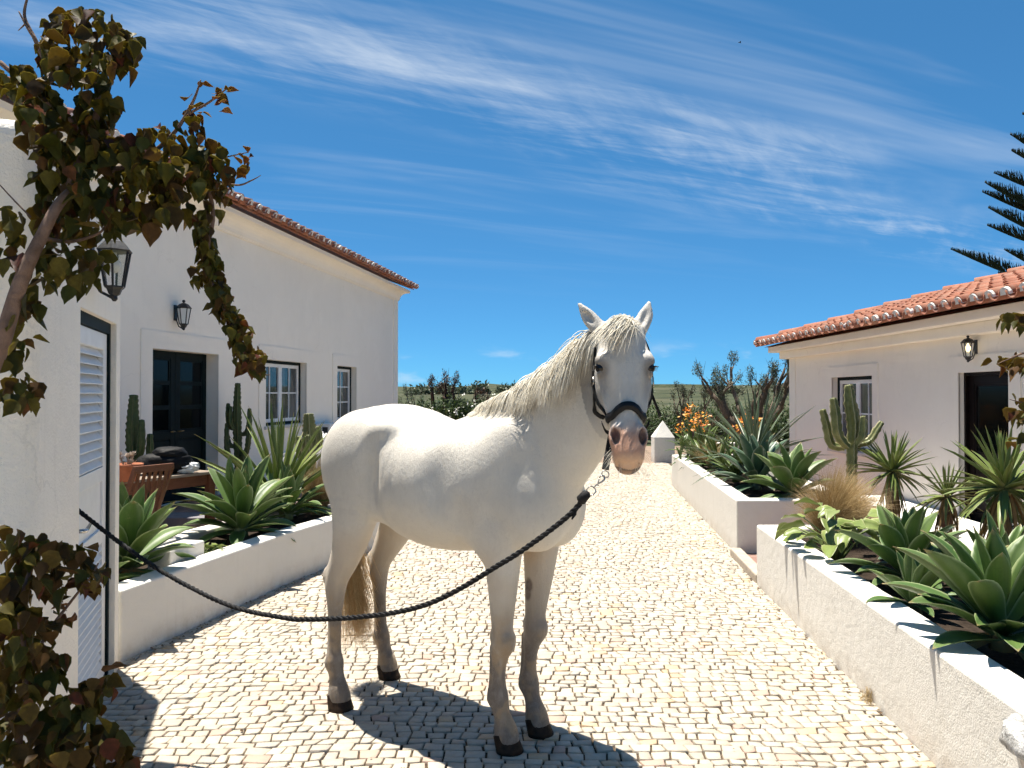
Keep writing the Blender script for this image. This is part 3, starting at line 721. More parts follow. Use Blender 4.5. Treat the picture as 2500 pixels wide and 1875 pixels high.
# ---- wall lanterns
t_ = NT('lantern_glass'); t_.b.inputs['Transmission Weight'].default_value = .0
M_LGLASS = t_.done((.62, .63, .62), .15, None, .5)
t_ = NT('smoked_lantern_glass'); M_LGLASS2 = t_.done((.05, .05, .048), .08, None, .5)
M_IRON = plain('black_iron', (.012, .012, .013), .45, .3, 20., .25, 90., .5)
t_ = NT('lit_bulb'); t_.b.inputs['Emission Color'].default_value = (1, .78, .42, 1); t_.b.inputs['Emission Strength'].default_value = 2.2; M_BULB = t_.done((.8, .7, .5), .4)
M_OPAL = plain('opal_bulb', (.75, .75, .73), .25, .05, 8., 0, 60., .5)
def lantern(pos, outdir, h, label, glass, bulb=None):
    """hexagonal tapering carriage lantern on a wall bracket; pos = middle of the lantern body, on the wall"""
    root = empty('wall_lantern', tuple(pos), math.atan2(outdir.y, outdir.x), label, 'lantern', 'black carriage lanterns')
    k = h / .36; off = .115 * k; Z = lambda z: z * k
    def hexr(r, z, rot=0): return [Vector((off + r*k*math.cos(R(60*i+30+rot)), r*k*math.sin(R(60*i+30+rot)), Z(z))) for i in range(6)]
    def skin(rings, cap=True):
        m = MB(); m.v = [tuple(p) for rg in rings for p in rg]
        for i in range(len(rings)-1):
            for j in range(6): a = i*6+j; b = i*6+(j+1) % 6; m.f.append((a, b, b+6, a+6)); m.mi.append(0)
        if cap: m.f += [tuple(range(6))[::-1], tuple((len(rings)-1)*6+j for j in range(6))]; m.mi += [0, 0]
        return m
    skin([hexr(.088, .085), hexr(.092, .092), hexr(.070, .118), hexr(.050, .140), hexr(.026, .150), hexr(.010, .158)]).build('cap', M_IRON, root)
    m = MB(); m.lathe([(.006*k, Z(.155)), (.016*k, Z(.165)), (.020*k, Z(.176)), (.014*k, Z(.188)), (.002*k, Z(.194))], 10, (off, 0, 0)); m.build('finial', M_IRON, root, True)
    skin([hexr(.008, -.178), hexr(.018, -.165), hexr(.016, -.150), hexr(.030, -.140), hexr(.040, -.115), hexr(.052, -.105), hexr(.052, -.098)]).build('base', M_IRON, root)
    top, bot = hexr(.080, .085), hexr(.049, -.100)
    for j in range(6):
        m = MB(); m.tube([bot[j], top[j]], .0062*k, 5); m.build('bar', M_IRON, root)
        j2 = (j+1) % 6; m = MB(); c = Vector((off, 0, 0)); q = [bot[j], bot[j2], top[j2], top[j]]; q = [v + (Vector((off, 0, v.z)) - v) * .05 for v in q]; q2 = [v + (Vector((off, 0, v.z)) - v) * .04 for v in q]
        m.add(q + q2, [(0,1,2,3),(7,6,5,4),(0,4,5,1),(1,5,6,2),(2,6,7,3),(3,7,4,0)]); m.build('glass', glass, root)
    m = MB(); m.box((0, -.03*k, Z(-.06)), (.014*k, .03*k, Z(.13))); m.tube([Vector((.01*k, 0, Z(-.03))), Vector((.05*k, 0, Z(-.13))), Vector((off, 0, Z(-.165)))], .008*k, 6); m.build('bracket', M_IRON, root)
    if bulb is not None:
        m = MB(); m.lathe([(.010*k, Z(.08)), (.014*k, Z(.055)), (.030*k, Z(.03)), (.033*k, Z(.01)), (.022*k, Z(-.02)), (.001, Z(-.03))], 12, (off + .0, 0, 0)); m.build('bulb', bulb, root, True)
    return root
def clear_glass():
    t = NT('clear_lantern_glass'); g = t.N('ShaderNodeBsdfGlossy'); g.inputs['Roughness'].default_value = .05; tr = t.N('ShaderNodeBsdfTransparent'); mx = t.N('ShaderNodeMixShader'); mx.inputs[0].default_value = .12
    t.L(tr.outputs[0], mx.inputs[1]); t.L(g.outputs[0], mx.inputs[2]); t.L(mx.outputs[0], t.o.inputs[0]); return t.m
M_CLEAR = clear_glass()
lantern(NBP(.86, 2.215, .0), Vector((.950, .311, 0)), .33, 'black lantern half hidden by leaves above the louvred door', M_CLEAR, M_OPAL)
lantern(LHP(LHS(10.40), 2.66, .0), Vector((.988, -.153, 0)), .40, 'black lantern above the dark double door of the left house', M_LGLASS, None)
lantern(Vector((5.5, 9.10, 2.13)), Vector((-1, 0, 0)), .31, 'black lantern with a lit bulb above the right-hand door', M_CLEAR, M_BULB)
# low wall joining the far corner of the right-hand house
m = MB(); m.box((4.15, 15.75, -.1), (5.49, 15.95, .60)); m.build('low_wall', M_WHITE, None, False, .01, label='low white wall beside the far corner of the right-hand house', category='wall')
# ================================================================== HORSE
HO = Vector((-.40, 3.88, 0)); HF = Vector((.82, -.572, 0)).normalized(); HL = Vector((-HF.y, HF.x, 0))
HM = Matrix(((HF.x, HL.x, 0, HO.x), (HF.y, HL.y, 0, HO.y), (0, 0, 1, 0), (0, 0, 0, 1)))
HMI = HM.inverted()
# ---- head frame (in horse space)
POLL = HMI @ Vector((.448, 3.10, 1.868))
_hu = Vector((-.012, -.36, -.933)).normalized()
HU = (HMI.to_3x3() @ _hu).normalized()                      # poll -> muzzle
_w = Vector((1, -.02, 0))
HW = (HMI.to_3x3() @ _w); HW = (HW - HU * HW.dot(HU)).normalized()   # lateral, towards image right
HV = HW.cross(HU).normalized()
if (HM.to_3x3() @ HV).y > 0: HV = -HV                       # out of the face
def hd(u, v, w): return POLL + HU * u + HV * v + HW * w

class SDF:
    def __init__(s, lo, hi, h):
        s.h = h; s.lo = np.array(lo, np.float32); n = np.ceil((np.array(hi) - lo) / h).astype(int) + 1
        s.n = n; s.D = np.full(n, .3, np.float32)
        s.ax = [s.lo[i] + h * np.arange(n[i], dtype=np.float32) for i in range(3)]
    def win(s, lo, hi):
        a = np.maximum(np.floor((np.array(lo) - s.lo) / s.h).astype(int), 0)
        b = np.minimum(np.ceil((np.array(hi) - s.lo) / s.h).astype(int) + 1, s.n)
        sl = tuple(slice(a[i], b[i]) for i in range(3))
        return sl, np.meshgrid(s.ax[0][sl[0]], s.ax[1][sl[1]], s.ax[2][sl[2]], indexing='ij', sparse=True)
    def comb(s, sl, F, k, op='u'):
        A = s.D[sl]
        if op == 'u':
            h = np.clip(.5 + .5 * (A - F) / k, 0, 1); s.D[sl] = A + (F - A) * h - k * h * (1 - h)
        else:
            h = np.clip(.5 - .5 * (A + F) / k, 0, 1); s.D[sl] = A + (-F - A) * h + k * h * (1 - h)
    def ell(s, c, r, k=.04, axes=None, op='u'):
        c = np.array(c, np.float32); r = np.array(r, np.float32); m = float(r.max()) + k + .03
        sl, (X, Y, Z) = s.win(c - m, c + m); X = X - c[0]; Y = Y - c[1]; Z = Z - c[2]
        if axes is None: P = (X, Y, Z)
        else: P = [X * a[0] + Y * a[1] + Z * a[2] for a in axes]
        q = np.sqrt(sum((p / ri) ** 2 for p, ri in zip(P, r))); g = np.sqrt(sum((p / ri ** 2) ** 2 for p, ri in zip(P, r)))
        s.comb(sl, q * (q - 1) / np.maximum(g, 1e-4), k, op)
    def loft(s, st, up, n=18, k=.04, e=2.0, op='u'):
        S = crom([[*p, a, b] for p, a, b in st], n); P = S[:, :3]; A = S[:, 3]; B = S[:, 4]
        up = np.array(up, float); T = np.gradient(P, axis=0); T /= np.linalg.norm(T, axis=1)[:, None]
        Nn = up[None] - T * (T @ up)[:, None]; Nn /= np.linalg.norm(Nn, axis=1)[:, None]; Bn = np.cross(T, Nn)
        mx = max(A.max(), B.max()) + k + .03
        sl, G = s.win(P.min(0) - mx, P.max(0) + mx)
        F = np.full(s.D[sl].shape, 9., np.float32); off = [q.start for q in sl]
        for i in range(n - 1):
            r = max(A[i], A[i+1], B[i], B[i+1]) + k + .03
            s2, (X, Y, Z) = s.win(np.minimum(P[i], P[i+1]) - r, np.maximum(P[i], P[i+1]) + r)
            d = P[i+1] - P[i]; L2 = float(d @ d); X = X - P[i][0]; Y = Y - P[i][1]; Z = Z - P[i][2]
            t0 = (X * d[0] + Y * d[1] + Z * d[2]) / L2; t = np.clip(t0, 0, 1).astype(np.float32)
            ax = (t0 - t) * math.sqrt(L2)
            X = X - t * d[0]; Y = Y - t * d[1]; Z = Z - t * d[2]
            a = A[i] + t * (A[i+1] - A[i]); b = B[i] + t * (B[i+1] - B[i])
            nn = (Nn[i] + Nn[i+1]) / 2; bb = (Bn[i] + Bn[i+1]) / 2
            pn = X * nn[0] + Y * nn[1] + Z * nn[2]; pb = X * bb[0] + Y * bb[1] + Z * bb[2]; m = np.minimum(a, b)
            if e == 2.0: q = np.sqrt((pn / a) ** 2 + (pb / b) ** 2 + (ax / m) ** 2)
            else: q = np.sqrt(((np.abs(pn) / a) ** e + (np.abs(pb) / b) ** e) ** (2 / e) + (ax / m) ** 2)
            rr = np.sqrt(pn * pn + pb * pb + ax * ax) + 1e-5
            f = ((q - 1) * rr / np.maximum(q, 1e-3)).astype(np.float32)
            f = np.where(q < .05, -m, f)
            w = tuple(slice(s2[j].start - off[j], s2[j].stop - off[j]) for j in range(3))
            F[w] = np.minimum(F[w], f)
        s.comb(sl, F, k, op)
    def nets(s):
        D = s.D; ins = D < 0
        n = D.shape; cnt = np.zeros((n[0]-1, n[1]-1, n[2]-1), np.int8)
        for dx in (0, 1):
            for dy in (0, 1):
                for dz in (0, 1): cnt += ins[dx:n[0]-1+dx, dy:n[1]-1+dy, dz:n[2]-1+dz]
        act = (cnt > 0) & (cnt < 8); I = np.argwhere(act)
        idx = np.full(act.shape, -1, np.int32); idx[act] = np.arange(len(I))
        c = np.zeros((2, 2, 2, len(I)), np.float32)
        for dx in (0, 1):
            for dy in (0, 1):
                for dz in (0, 1): c[dx, dy, dz] = D[I[:, 0]+dx, I[:, 1]+dy, I[:, 2]+dz]
        acc = np.zeros((len(I), 3), np.float32); num = np.zeros(len(I), np.float32)
        for ax in range(3):
            for p in (0, 1):
                for q in (0, 1):
                    i0 = [0, 0, 0]; i0[(ax+1) % 3] = p; i0[(ax+2) % 3] = q; i1 = list(i0); i1[ax] = 1
                    a = c[tuple(i0)]; b = c[tuple(i1)]; x = (a < 0) != (b < 0)
                    t = np.where(x, a / np.where(x, a - b, 1), 0)
                    pt = np.tile(np.array(i0, np.float32), (len(I), 1)); pt[:, ax] = t
                    acc += pt * x[:, None]; num += x
        V = s.lo + (I + acc / num[:, None]) * s.h
        Fs = []
        for ax in range(3):
            b1, b2 = (ax+1) % 3, (ax+2) % 3
            sa = [slice(None)] * 3; sb = [slice(None)] * 3; sa[ax] = slice(0, -1); sb[ax] = slice(1, None)
            ch = ins[tuple(sa)] != ins[tuple(sb)]; E = np.argwhere(ch)
            E = E[(E[:, b1] > 0) & (E[:, b2] > 0) & (E[:, b1] < n[b1]-1) & (E[:, b2] < n[b2]-1)]
            def g(o1, o2):
                e = E.copy(); e[:, b1] += o1; e[:, b2] += o2; return idx[e[:, 0], e[:, 1], e[:, 2]]
            Q = np.stack([g(-1, -1), g(0, -1), g(0, 0), g(-1, 0)], 1)
            fl = ins[E[:, 0], E[:, 1], E[:, 2]]; Q = np.where(fl[:, None], Q, Q[:, ::-1]); Fs.append(Q)
        return V, np.concatenate(Fs)

def build_horse():
    S = SDF((-.82, -.50, 0.04), (1.36, .42, 2.06), HORSE_H)
    # trunk: (x, top, bottom, half width)
    tr = [(-.57, 1.36, 1.10, .12), (-.51, 1.44, 1.06, .19), (-.40, 1.51, 1.07, .25), (-.28, 1.548, 1.045, .275), (-.14, 1.535, .965, .29),
          (-.02, 1.49, .876, .31), (.12, 1.465, .844, .325), (.25, 1.475, .85, .312), (.36, 1.49, .868, .28), (.48, 1.48, .885, .245),
          (.58, 1.41, .91, .21), (.68, 1.30, .96, .17)]
    S.loft([((x, 0, (a + b) / 2), (a - b) / 2, w) for x, a, b, w in tr], (0, 0, 1), 26, .03, 2.25)
    nk = [((.38, 0, 1.20), .30, .20), ((.53, -.005, 1.285), .315, .165), ((.68, -.03, 1.375), .285, .128), ((.82, -.055, 1.475), .245, .104),
          ((.94, -.075, 1.58), .205, .094), ((1.035, -.075, 1.685), .165, .09), ((1.09, -.072, 1.765), .125, .085)]
    S.loft(nk, (-.55, .12, .8), 18, .09)
    for s in (-1, 1):
        near = s < 0
        fx = -.02 if near else .0
        S.ell((.50, s*.170, 1.22), (.13, .075, .27), .07, axes=((.93, 0, -.36), (0, 1, 0), (.36, 0, .93)))     # shoulder blade
        S.ell((.655, s*.135, 1.08), (.115, .09, .16), .10)                                                   # point of shoulder
        S.ell((.695, s*.07, 1.05), (.10, .085, .14), .06)                                                   # breast
        S.ell((.485, s*.165, .97), (.10, .065, .13), .05)                                                     # elbow / triceps
        S.ell((-.12, s*.215, 1.425), (.075, .055, .045), .06)                                                # point of hip
        S.ell((-.33, s*.17, 1.27), (.25, .13, .24), .06)                                                    # haunch
        S.ell((-.20, s*.195, 1.09), (.085, .06, .11), .06)                                                    # stifle
        S.ell((-.495, s*.12, 1.18), (.12, .11, .21), .06)                                                    # buttock
        fl = [((.555+fx, s*.145, 1.0), .112, .085), ((.555+fx, s*.142, .87), .090, .074), ((.550+fx, s*.134, .74), .072, .062),
              ((.542+fx, s*.126, .62), .057, .051), ((.538+fx, s*.12, .535), .050, .046), ((.540+fx, s*.118, .480), .056, .051), ((.524+fx, s*.116, .425), .043, .040),
              ((.516+fx, s*.114, .36), .033, .028), ((.513+fx, s*.112, .290), .034, .029), ((.510+fx, s*.112, .225), .049, .042),
              ((.530+fx, s*.111, .155), .038, .037), ((.550+fx, s*.111, .085), .053, .052), ((.558+fx, s*.111, .05), .056, .056)]
        S.loft(fl, (1, 0, 0), 34, .035)
        S.ell((.480+fx, s*.112, .215), (.022, .026, .028), .025)                                              # ergot
        S.ell((.572+fx, s*.120, .490), (.022, .036, .042), .025); S.loft([((.478+fx, s*.114, .45), .012, .014), ((.474+fx, s*.113, .34), .010, .013), ((.470+fx, s*.112, .24), .014, .016)], (1, 0, 0), 6, .014)                                               # knee cap
        S.ell((.492+fx, s*.120, .505), (.018, .02, .03), .02)
        hx, hy = (0, .224) if near else (-.105, .232)
        def h(x, y, z):
            f = min(1, max(0, (1.15 - z) / .5)); f = f*f*(3-2*f); return (x + hx*f, s*(y + (hy-.224)*f), z)
        hl = [(h(-.33, .16, 1.28), .20, .12), (h(-.345, .18, 1.13), .18, .12), (h(-.350, .195, 1.0), .138, .10), (h(-.375, .20, .87), .106, .080),
              (h(-.42, .203, .75), .081, .060), (h(-.463, .205, .665), .066, .051), (h(-.480, .206, .60), .060, .048), (h(-.479, .208, .545), .051, .040),
              (h(-.476, .211, .46), .037, .030), (h(-.474, .214, .36), .034, .029), (h(-.473, .217, .280), .036, .031), (h(-.471, .219, .225), .050, .043),
              (h(-.452, .222, .155), .038, .037), (h(-.434, .224, .085), .054, .053), (h(-.428, .224, .05), .057, .057)]
        S.loft(hl, (1, 0, 0), 38, .04)
        S.ell(h(-.540, .206, .650), (.028, .022, .05), .022); S.loft([(h(-.522, .209, .56), .013, .014), (h(-.512, .213, .42), .010, .013), (h(-.508, .218, .25), .014, .016)], (1, 0, 0), 8, .014)                                                   # point of hock
        S.loft([(h(-.526, .206, .66), .019, .017), (h(-.488, .20, .78), .021, .016), (h(-.44, .19, .90), .03, .02)], (1, 0, 0), 6, .03)
        S.ell(h(-.502, .22, .21), (.02, .026, .028), .025)
        S.ell((-.150, s*.325, 1.18), (.055, .062, .18), .06, op='s'); S.ell((.30, s*.34, 1.26), (.05, .04, .16), .09, op='s')                                          # hollow of the flank
        S.ell((.395, s*.325, 1.0), (.035, .05, .13), .06, op='s')                                             # behind the elbow
    S.ell((.56, 0, .83), (.12, .05, .10), .05, op='s')
    S.ell((-.40, 0, .86), (.16, .07, .20), .05, op='s')
    S.loft([((-.53, 0, 1.42), .035, .035), ((-.605, 0, 1.38), .035, .035), ((-.65, 0, 1.28), .032, .032), ((-.655, 0, 1.12), .026, .026)], (1, 0, 0), 8, .03)   # dock
    # --- head
    hk = [((.00), .015, -.135, .078), (.055, .042, -.165, .095), (.11, .052, -.185, .105), (.17, .054, -.195, .107), (.24, .050, -.180, .095),
          (.30, .046, -.150, .082), (.36, .042, -.120, .068), (.42, .038, -.098, .060), (.475, .034, -.088, .061), (.525, .024, -.080, .060), (.560, .006, -.066, .051)]
    S.loft([(tuple(hd(u, (f+b)/2, 0)), (f-b)/2, w) for u, f, b, w in hk], tuple(HV), 24, .05, 2.4)
    A = (tuple(HU), tuple(HV), tuple(HW))
    S.ell(hd(.06, .02, 0), (.08, .03, .05), .05, A)
    for s in (-1, 1):
        S.ell(hd(.215, -.115, s*.080), (.105, .082, .036), .03, A)                    # cheek
        S.ell(hd(.142, .014, s*.086), (.042, .026, .026), .035, A)                    # brow
        S.ell(hd(.155, .006, s*.103), (.018, .024, .013), .016, A)                    # upper lid
        S.ell(hd(.202, .000, s*.100), (.014, .022, .012), .016, A)                   # lower lid
        S.ell(hd(.179, .006, s*.117), (.013, .022, .016), .010, A, 's')               # socket
        S.ell(hd(.095, .035, s*.082), (.025, .014, .014), .04, A, 's')                  # hollow above the eye
        S.ell(hd(.285, -.02, s*.078), (.075, .010, .012), .03, A)                     # facial crest
        S.ell(hd(.345, .030, s*.072), (.080, .026, .014), .05, A, 's')                # hollow beside the nose
        S.ell(hd(.462, .012, s*.047), (.042, .034, .027), .03, A)                    # nostril swelling
        ta = (Vector(HU) + HW * (-.30 * s)).normalized(); tw = HV.cross(ta).normalized()
        S.ell(hd(.468, .034, s*.050), (.034, .034, .0165), .010, (tuple(ta), tuple(HV), tuple(tw)), 's')
        S.ell(hd(.482, .014, s*.045), (.022, .03, .013), .010, A, 's')
        S.ell(hd(.53, -.005, s*.022), (.034, .036, .030), .025, A)                    # upper lip
        # ears
        if s < 0: e0, e1, e2, e3 = hd(.015, -.04, -.066), hd(-.026, -.045, -.100), hd(-.078, -.045, -.138), hd(-.128, -.042, -.170)
        else: e0, e1, e2, e3 = hd(.005, -.04, .062), hd(-.038, -.042, .084), hd(-.086, -.042, .104), hd(-.136, -.04, .118)
        ff = HV if s > 0 else (HV * .8 - HW * .55).normalized()
        S.loft([(tuple(e0), .028, .031), (tuple(e1), .022, .034), (tuple(e2), .016, .030), (tuple(e3), .0085, .0085)], tuple(ff), 10, .022)
        m = (e1 + e2) / 2 + ff * .020; ed = (e3 - e0).normalized(); es = ff.cross(ed).normalized()
        S.ell(m + ff * .004, (.048, .018, .014), .008, (tuple(ed), tuple(ff), tuple(es)), 's')
    S.ell(hd(.515, .022, 0), (.05, .022, .034), .03, A)
    S.ell(hd(.562, -.050, 0), (.036, .034, .042), .015, A)                             # chin / lower lip
    S.ell(hd(.572, -.020, 0), (.004, .034, .060), .008, (tuple((HU + HV * .55).normalized()), tuple((HV - HU * .55).normalized()), tuple(HW)), 's')                         # mouth slit
    S.ell(hd(.44, -.11, 0), (.10, .035, .03), .03, A, 's')
    V, F = S.nets()
    # light Laplacian smoothing
    e = np.concatenate([F[:, [0, 1]], F[:, [1, 2]], F[:, [2, 3]], F[:, [3, 0]]])
    deg = np.bincount(e.ravel(), minlength=len(V)).astype(np.float32)[:, None]
    for lam in (.55, -.3, .55, -.3, .5):
        acc = np.zeros_like(V)
        for j in range(3):
            acc[:, j] = np.bincount(e[:, 0], V[e[:, 1], j], len(V)) + np.bincount(e[:, 1], V[e[:, 0], j], len(V))
        V = V + lam * (acc / np.maximum(deg, 1) - V)
    # extra smoothing on the bridge of the nose and the forehead
    P = V - np.array(POLL, np.float32); U = P @ np.array(HU, np.float32); Vv = P @ np.array(HV, np.float32); W = P @ np.array(HW, np.float32)
    wt = (np.clip((U + .0) / .05, 0, 1) * np.clip((.44 - U) / .05, 0, 1) * np.clip((Vv - .0) / .02, 0, 1) * np.clip((.075 - np.abs(W)) / .02, 0, 1))[:, None].astype(np.float32)
    for it in range(26):
        acc = np.zeros_like(V)
        for j in range(3):
            acc[:, j] = np.bincount(e[:, 0], V[e[:, 1], j], len(V)) + np.bincount(e[:, 1], V[e[:, 0], j], len(V))
        V = V + .5 * wt * (acc / np.maximum(deg, 1) - V)
    return V.astype(np.float32), F
# ---- coat, hair, hooves, eyes, halter and lead rope
def fbm(P, sc, seed=0, oct=3):
    """cheap value noise on numpy points"""
    out = np.zeros(len(P), np.float32); amp = .5
    for o in range(oct):
        Q = P * sc * 2 ** o + seed * 7.13 + o * 3.7; I = np.floor(Q).astype(np.int64); f = (Q - I).astype(np.float32); f = f * f * (3 - 2 * f); v = 0
        for dx in (0, 1):
            for dy in (0, 1):
                for dz in (0, 1):
                    h = ((I[:, 0]+dx) * 73856093) ^ ((I[:, 1]+dy) * 19349663) ^ ((I[:, 2]+dz) * 83492791)
                    h = ((h ^ (h >> 13)) * 1274126177) & 0xffffff
                    w = (f[:, 0] if dx else 1-f[:, 0]) * (f[:, 1] if dy else 1-f[:, 1]) * (f[:, 2] if dz else 1-f[:, 2])
                    v = v + w * (h / 0xffffff)
        out += amp * v; amp *= .5
    return out / (1 - .5 ** oct)
def coat_colours(V):
    n = len(V); C = np.tile(np.array((.66, .615, .535), np.float32), (n, 1))
    P = V - np.array(POLL, np.float32); U = P @ np.array(HU, np.float32); Vv = P @ np.array(HV, np.float32); W = P @ np.array(HW, np.float32)
    onhead = (np.linalg.norm(P - np.clip(U, 0, .58)[:, None] * np.array(HU, np.float32), axis=1) < .24) & (V[:, 2] > 1.2) & (V[:, 0] > .9)
    def mix(m, c):
        m = np.clip(m, 0, 1)[:, None]; C[:] = C * (1 - m) + np.array(c, np.float32) * m
    sm = lambda x, a, b: (lambda t: t * t * (3 - 2 * t))(np.clip((x - a) / (b - a), 0, 1))
    n1 = fbm(V, 6, 1); n2 = fbm(V * np.array((1, 1, .25), np.float32), 22, 2); n3 = fbm(V, 45, 3); n4 = fbm(V, 14, 4, 4)
    z = V[:, 2]; body = ~onhead
    mix(sm(n1, .42, .75) * .45 * body, (.52, .48, .42)); mix(sm(fbm(V, 2.6, 9), .45, .7) * .35 * body, (.50, .455, .39))
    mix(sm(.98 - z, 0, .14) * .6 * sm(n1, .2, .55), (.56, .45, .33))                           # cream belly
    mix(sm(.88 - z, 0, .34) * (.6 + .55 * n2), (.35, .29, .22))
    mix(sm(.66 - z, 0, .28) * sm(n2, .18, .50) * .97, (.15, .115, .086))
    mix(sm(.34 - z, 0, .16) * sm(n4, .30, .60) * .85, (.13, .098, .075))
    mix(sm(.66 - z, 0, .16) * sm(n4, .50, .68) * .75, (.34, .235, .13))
    mix(sm(n3, .80, .88) * sm(n1, .45, .6) * .55 * body, (.36, .33, .29))                                   # flea-bitten specks
    s2 = V.copy(); s2[:, 1] = np.abs(s2[:, 1])
    mix(sm(.10 - np.linalg.norm((s2 - np.array((.52, .05, .88))) * (1, 1, .8), axis=1), 0, .08) * .8, (.52, .36, .22))
    mix(sm(.15 - np.linalg.norm((s2 - np.array((-.52, .15, .98))) * (1, 1, .6), axis=1), 0, .12) * .45, (.60, .47, .30))
    # dark chestnuts inside the legs
    for c in ((.52, .075, .66), (.53, .072, .70)):
        mix(sm(.030 - np.linalg.norm((s2 - np.array(c)) * (1, 1, .7), axis=1), 0, .012) * .9, (.12, .08, .06))
    # head
    h = onhead.astype(np.float32)
    mix(h * (.55 + .4 * sm(n1, .35, .7)), (.46, .435, .395)); mix(h * sm(n4, .45, .7) * .35, (.34, .32, .29))  # head coat greyed to paint in the shading of the face
    mix(h * sm(np.abs(W), .045, .085) * sm(U, .12, .2) * sm(.36 - U, 0, .1) * .85, (.25, .235, .215))        # shade on the cheek hollows, painted into the coat
    mz = sm(U + .35 * Vv + .02 * (n4 - .5) * 4, .415, .49)
    mix(h * mz * (.75 + .5 * n4), (.50, .25, .145)); mix(h * mz * sm(n3, .5, .75) * .5, (.30, .15, .10))
    mix(h * mz * sm(U, .525, .56) * .55, (.62, .42, .26))
    for s in (-1, 1):
        mix(h * sm(.034 - np.sqrt(((U - .468) * .75) ** 2 + ((W - s * .049) * 1.5) ** 2 + ((Vv - .028) * .8) ** 2), 0, .012) * sm(.036 - Vv, 0, .010), (.135, .06, .05))
        mix(h * sm(.062 - np.linalg.norm(np.stack([U - .182, (Vv - .01), (W - s * .105)], 1), axis=1), 0, .040) * .85, (.13, .115, .105))
    zl = V[onhead, 2].min() + .021 + .22 * np.abs(W)                                                            # line of the mouth
    lip = h * (V[:, 2] < 1.40); mix(lip * sm(zl - z, 0, .004), (.27, .15, .09)); mix(lip * sm(zl - z, 0, .004) * sm(n3, .46, .58), (.08, .05, .038)); mix(lip * sm(.0035 - np.abs(z - zl), 0, .002) * .9, (.035, .02, .015))
    mix(h * sm(n3, .72, .82) * .35 * (1 - mz), (.40, .37, .34))
    return C
def coat_material():
    t = NT('horse_coat'); a = t.N('ShaderNodeAttribute', attribute_name='coat'); p = t.coord('obj')
    hair = t.noise(t.coord('obj', (60., 60., 22.)), 3.2, 4, .7, .6); mott = t.noise(p, 26., 5, .7)
    c = t.mix(t.rng(hair, .3, .7, .0, .16), a.outputs[0], (.42, .39, .35))
    c = t.mix(t.math('MULTIPLY', t.rng(mott, .52, .75), .26), c, (.42, .385, .34))
    flow = t.noise(t.coord('obj', (17., 17., 6.)), 3.0, 5, .7, .8); nb = t.bump(hair, .5, .005); nb = t.bump(flow, .30, .012, nb); c = t.mix(t.rng(flow, .45, .75, 0, .14), c, (.40, .36, .30)); nb = t.bump(t.noise(p, 70., 4, .7), .35, .004, nb); nb = t.bump(t.noise(p, 11., 4, .6), .2, .014, nb)
    t.b.inputs['Sheen Weight'].default_value = .12; t.b.inputs['Sheen Roughness'].default_value = .5
    t.b.inputs['Subsurface Weight'].default_value = 0.0
    return t.done(c, .52, nb, .28)
def hair_material(name, c1, c2, c3, tr=.22):
    t = NT(name); g = t.N('ShaderNodeNewGeometry'); r = g.outputs['Random Per Island']
    c = t.ramp(r, [(0, c1), (.5, c2), (1, c3)]); t.done(c, .45, None, .35)
    return t.translucent(c, tr)
def strands_mesh(name, paths, rads, mat, n=3):
    P = np.asarray(paths, np.float32); S, K, _ = P.shape
    T = np.gradient(P, axis=1); T /= np.maximum(np.linalg.norm(T, axis=2, keepdims=True), 1e-6)
    a = np.array((.31, .95, .1), np.float32); A = np.cross(T, a); A /= np.maximum(np.linalg.norm(A, axis=2, keepdims=True), 1e-6); B = np.cross(T, A)
    prof = np.interp(np.linspace(0, 1, K), (0, .15, .6, 1), (.75, 1, .8, .12)).astype(np.float32)
    r = np.asarray(rads, np.float32)[:, None, None] * prof[None, :, None]
    rings = [P + A * r * math.cos(2*math.pi*k/n) + B * r * math.sin(2*math.pi*k/n) * .7 for k in range(n)]
    V = np.stack(rings, 2).reshape(-1, 3)
    idx = np.arange(S*K*n).reshape(S, K, n); F = []
    for k in range(n):
        k2 = (k+1) % n
        F.append(np.stack([idx[:, :-1, k], idx[:, :-1, k2], idx[:, 1:, k2], idx[:, 1:, k]], -1).reshape(-1, 4))
    return mesh_np(name, V, np.concatenate(F), mat, True)

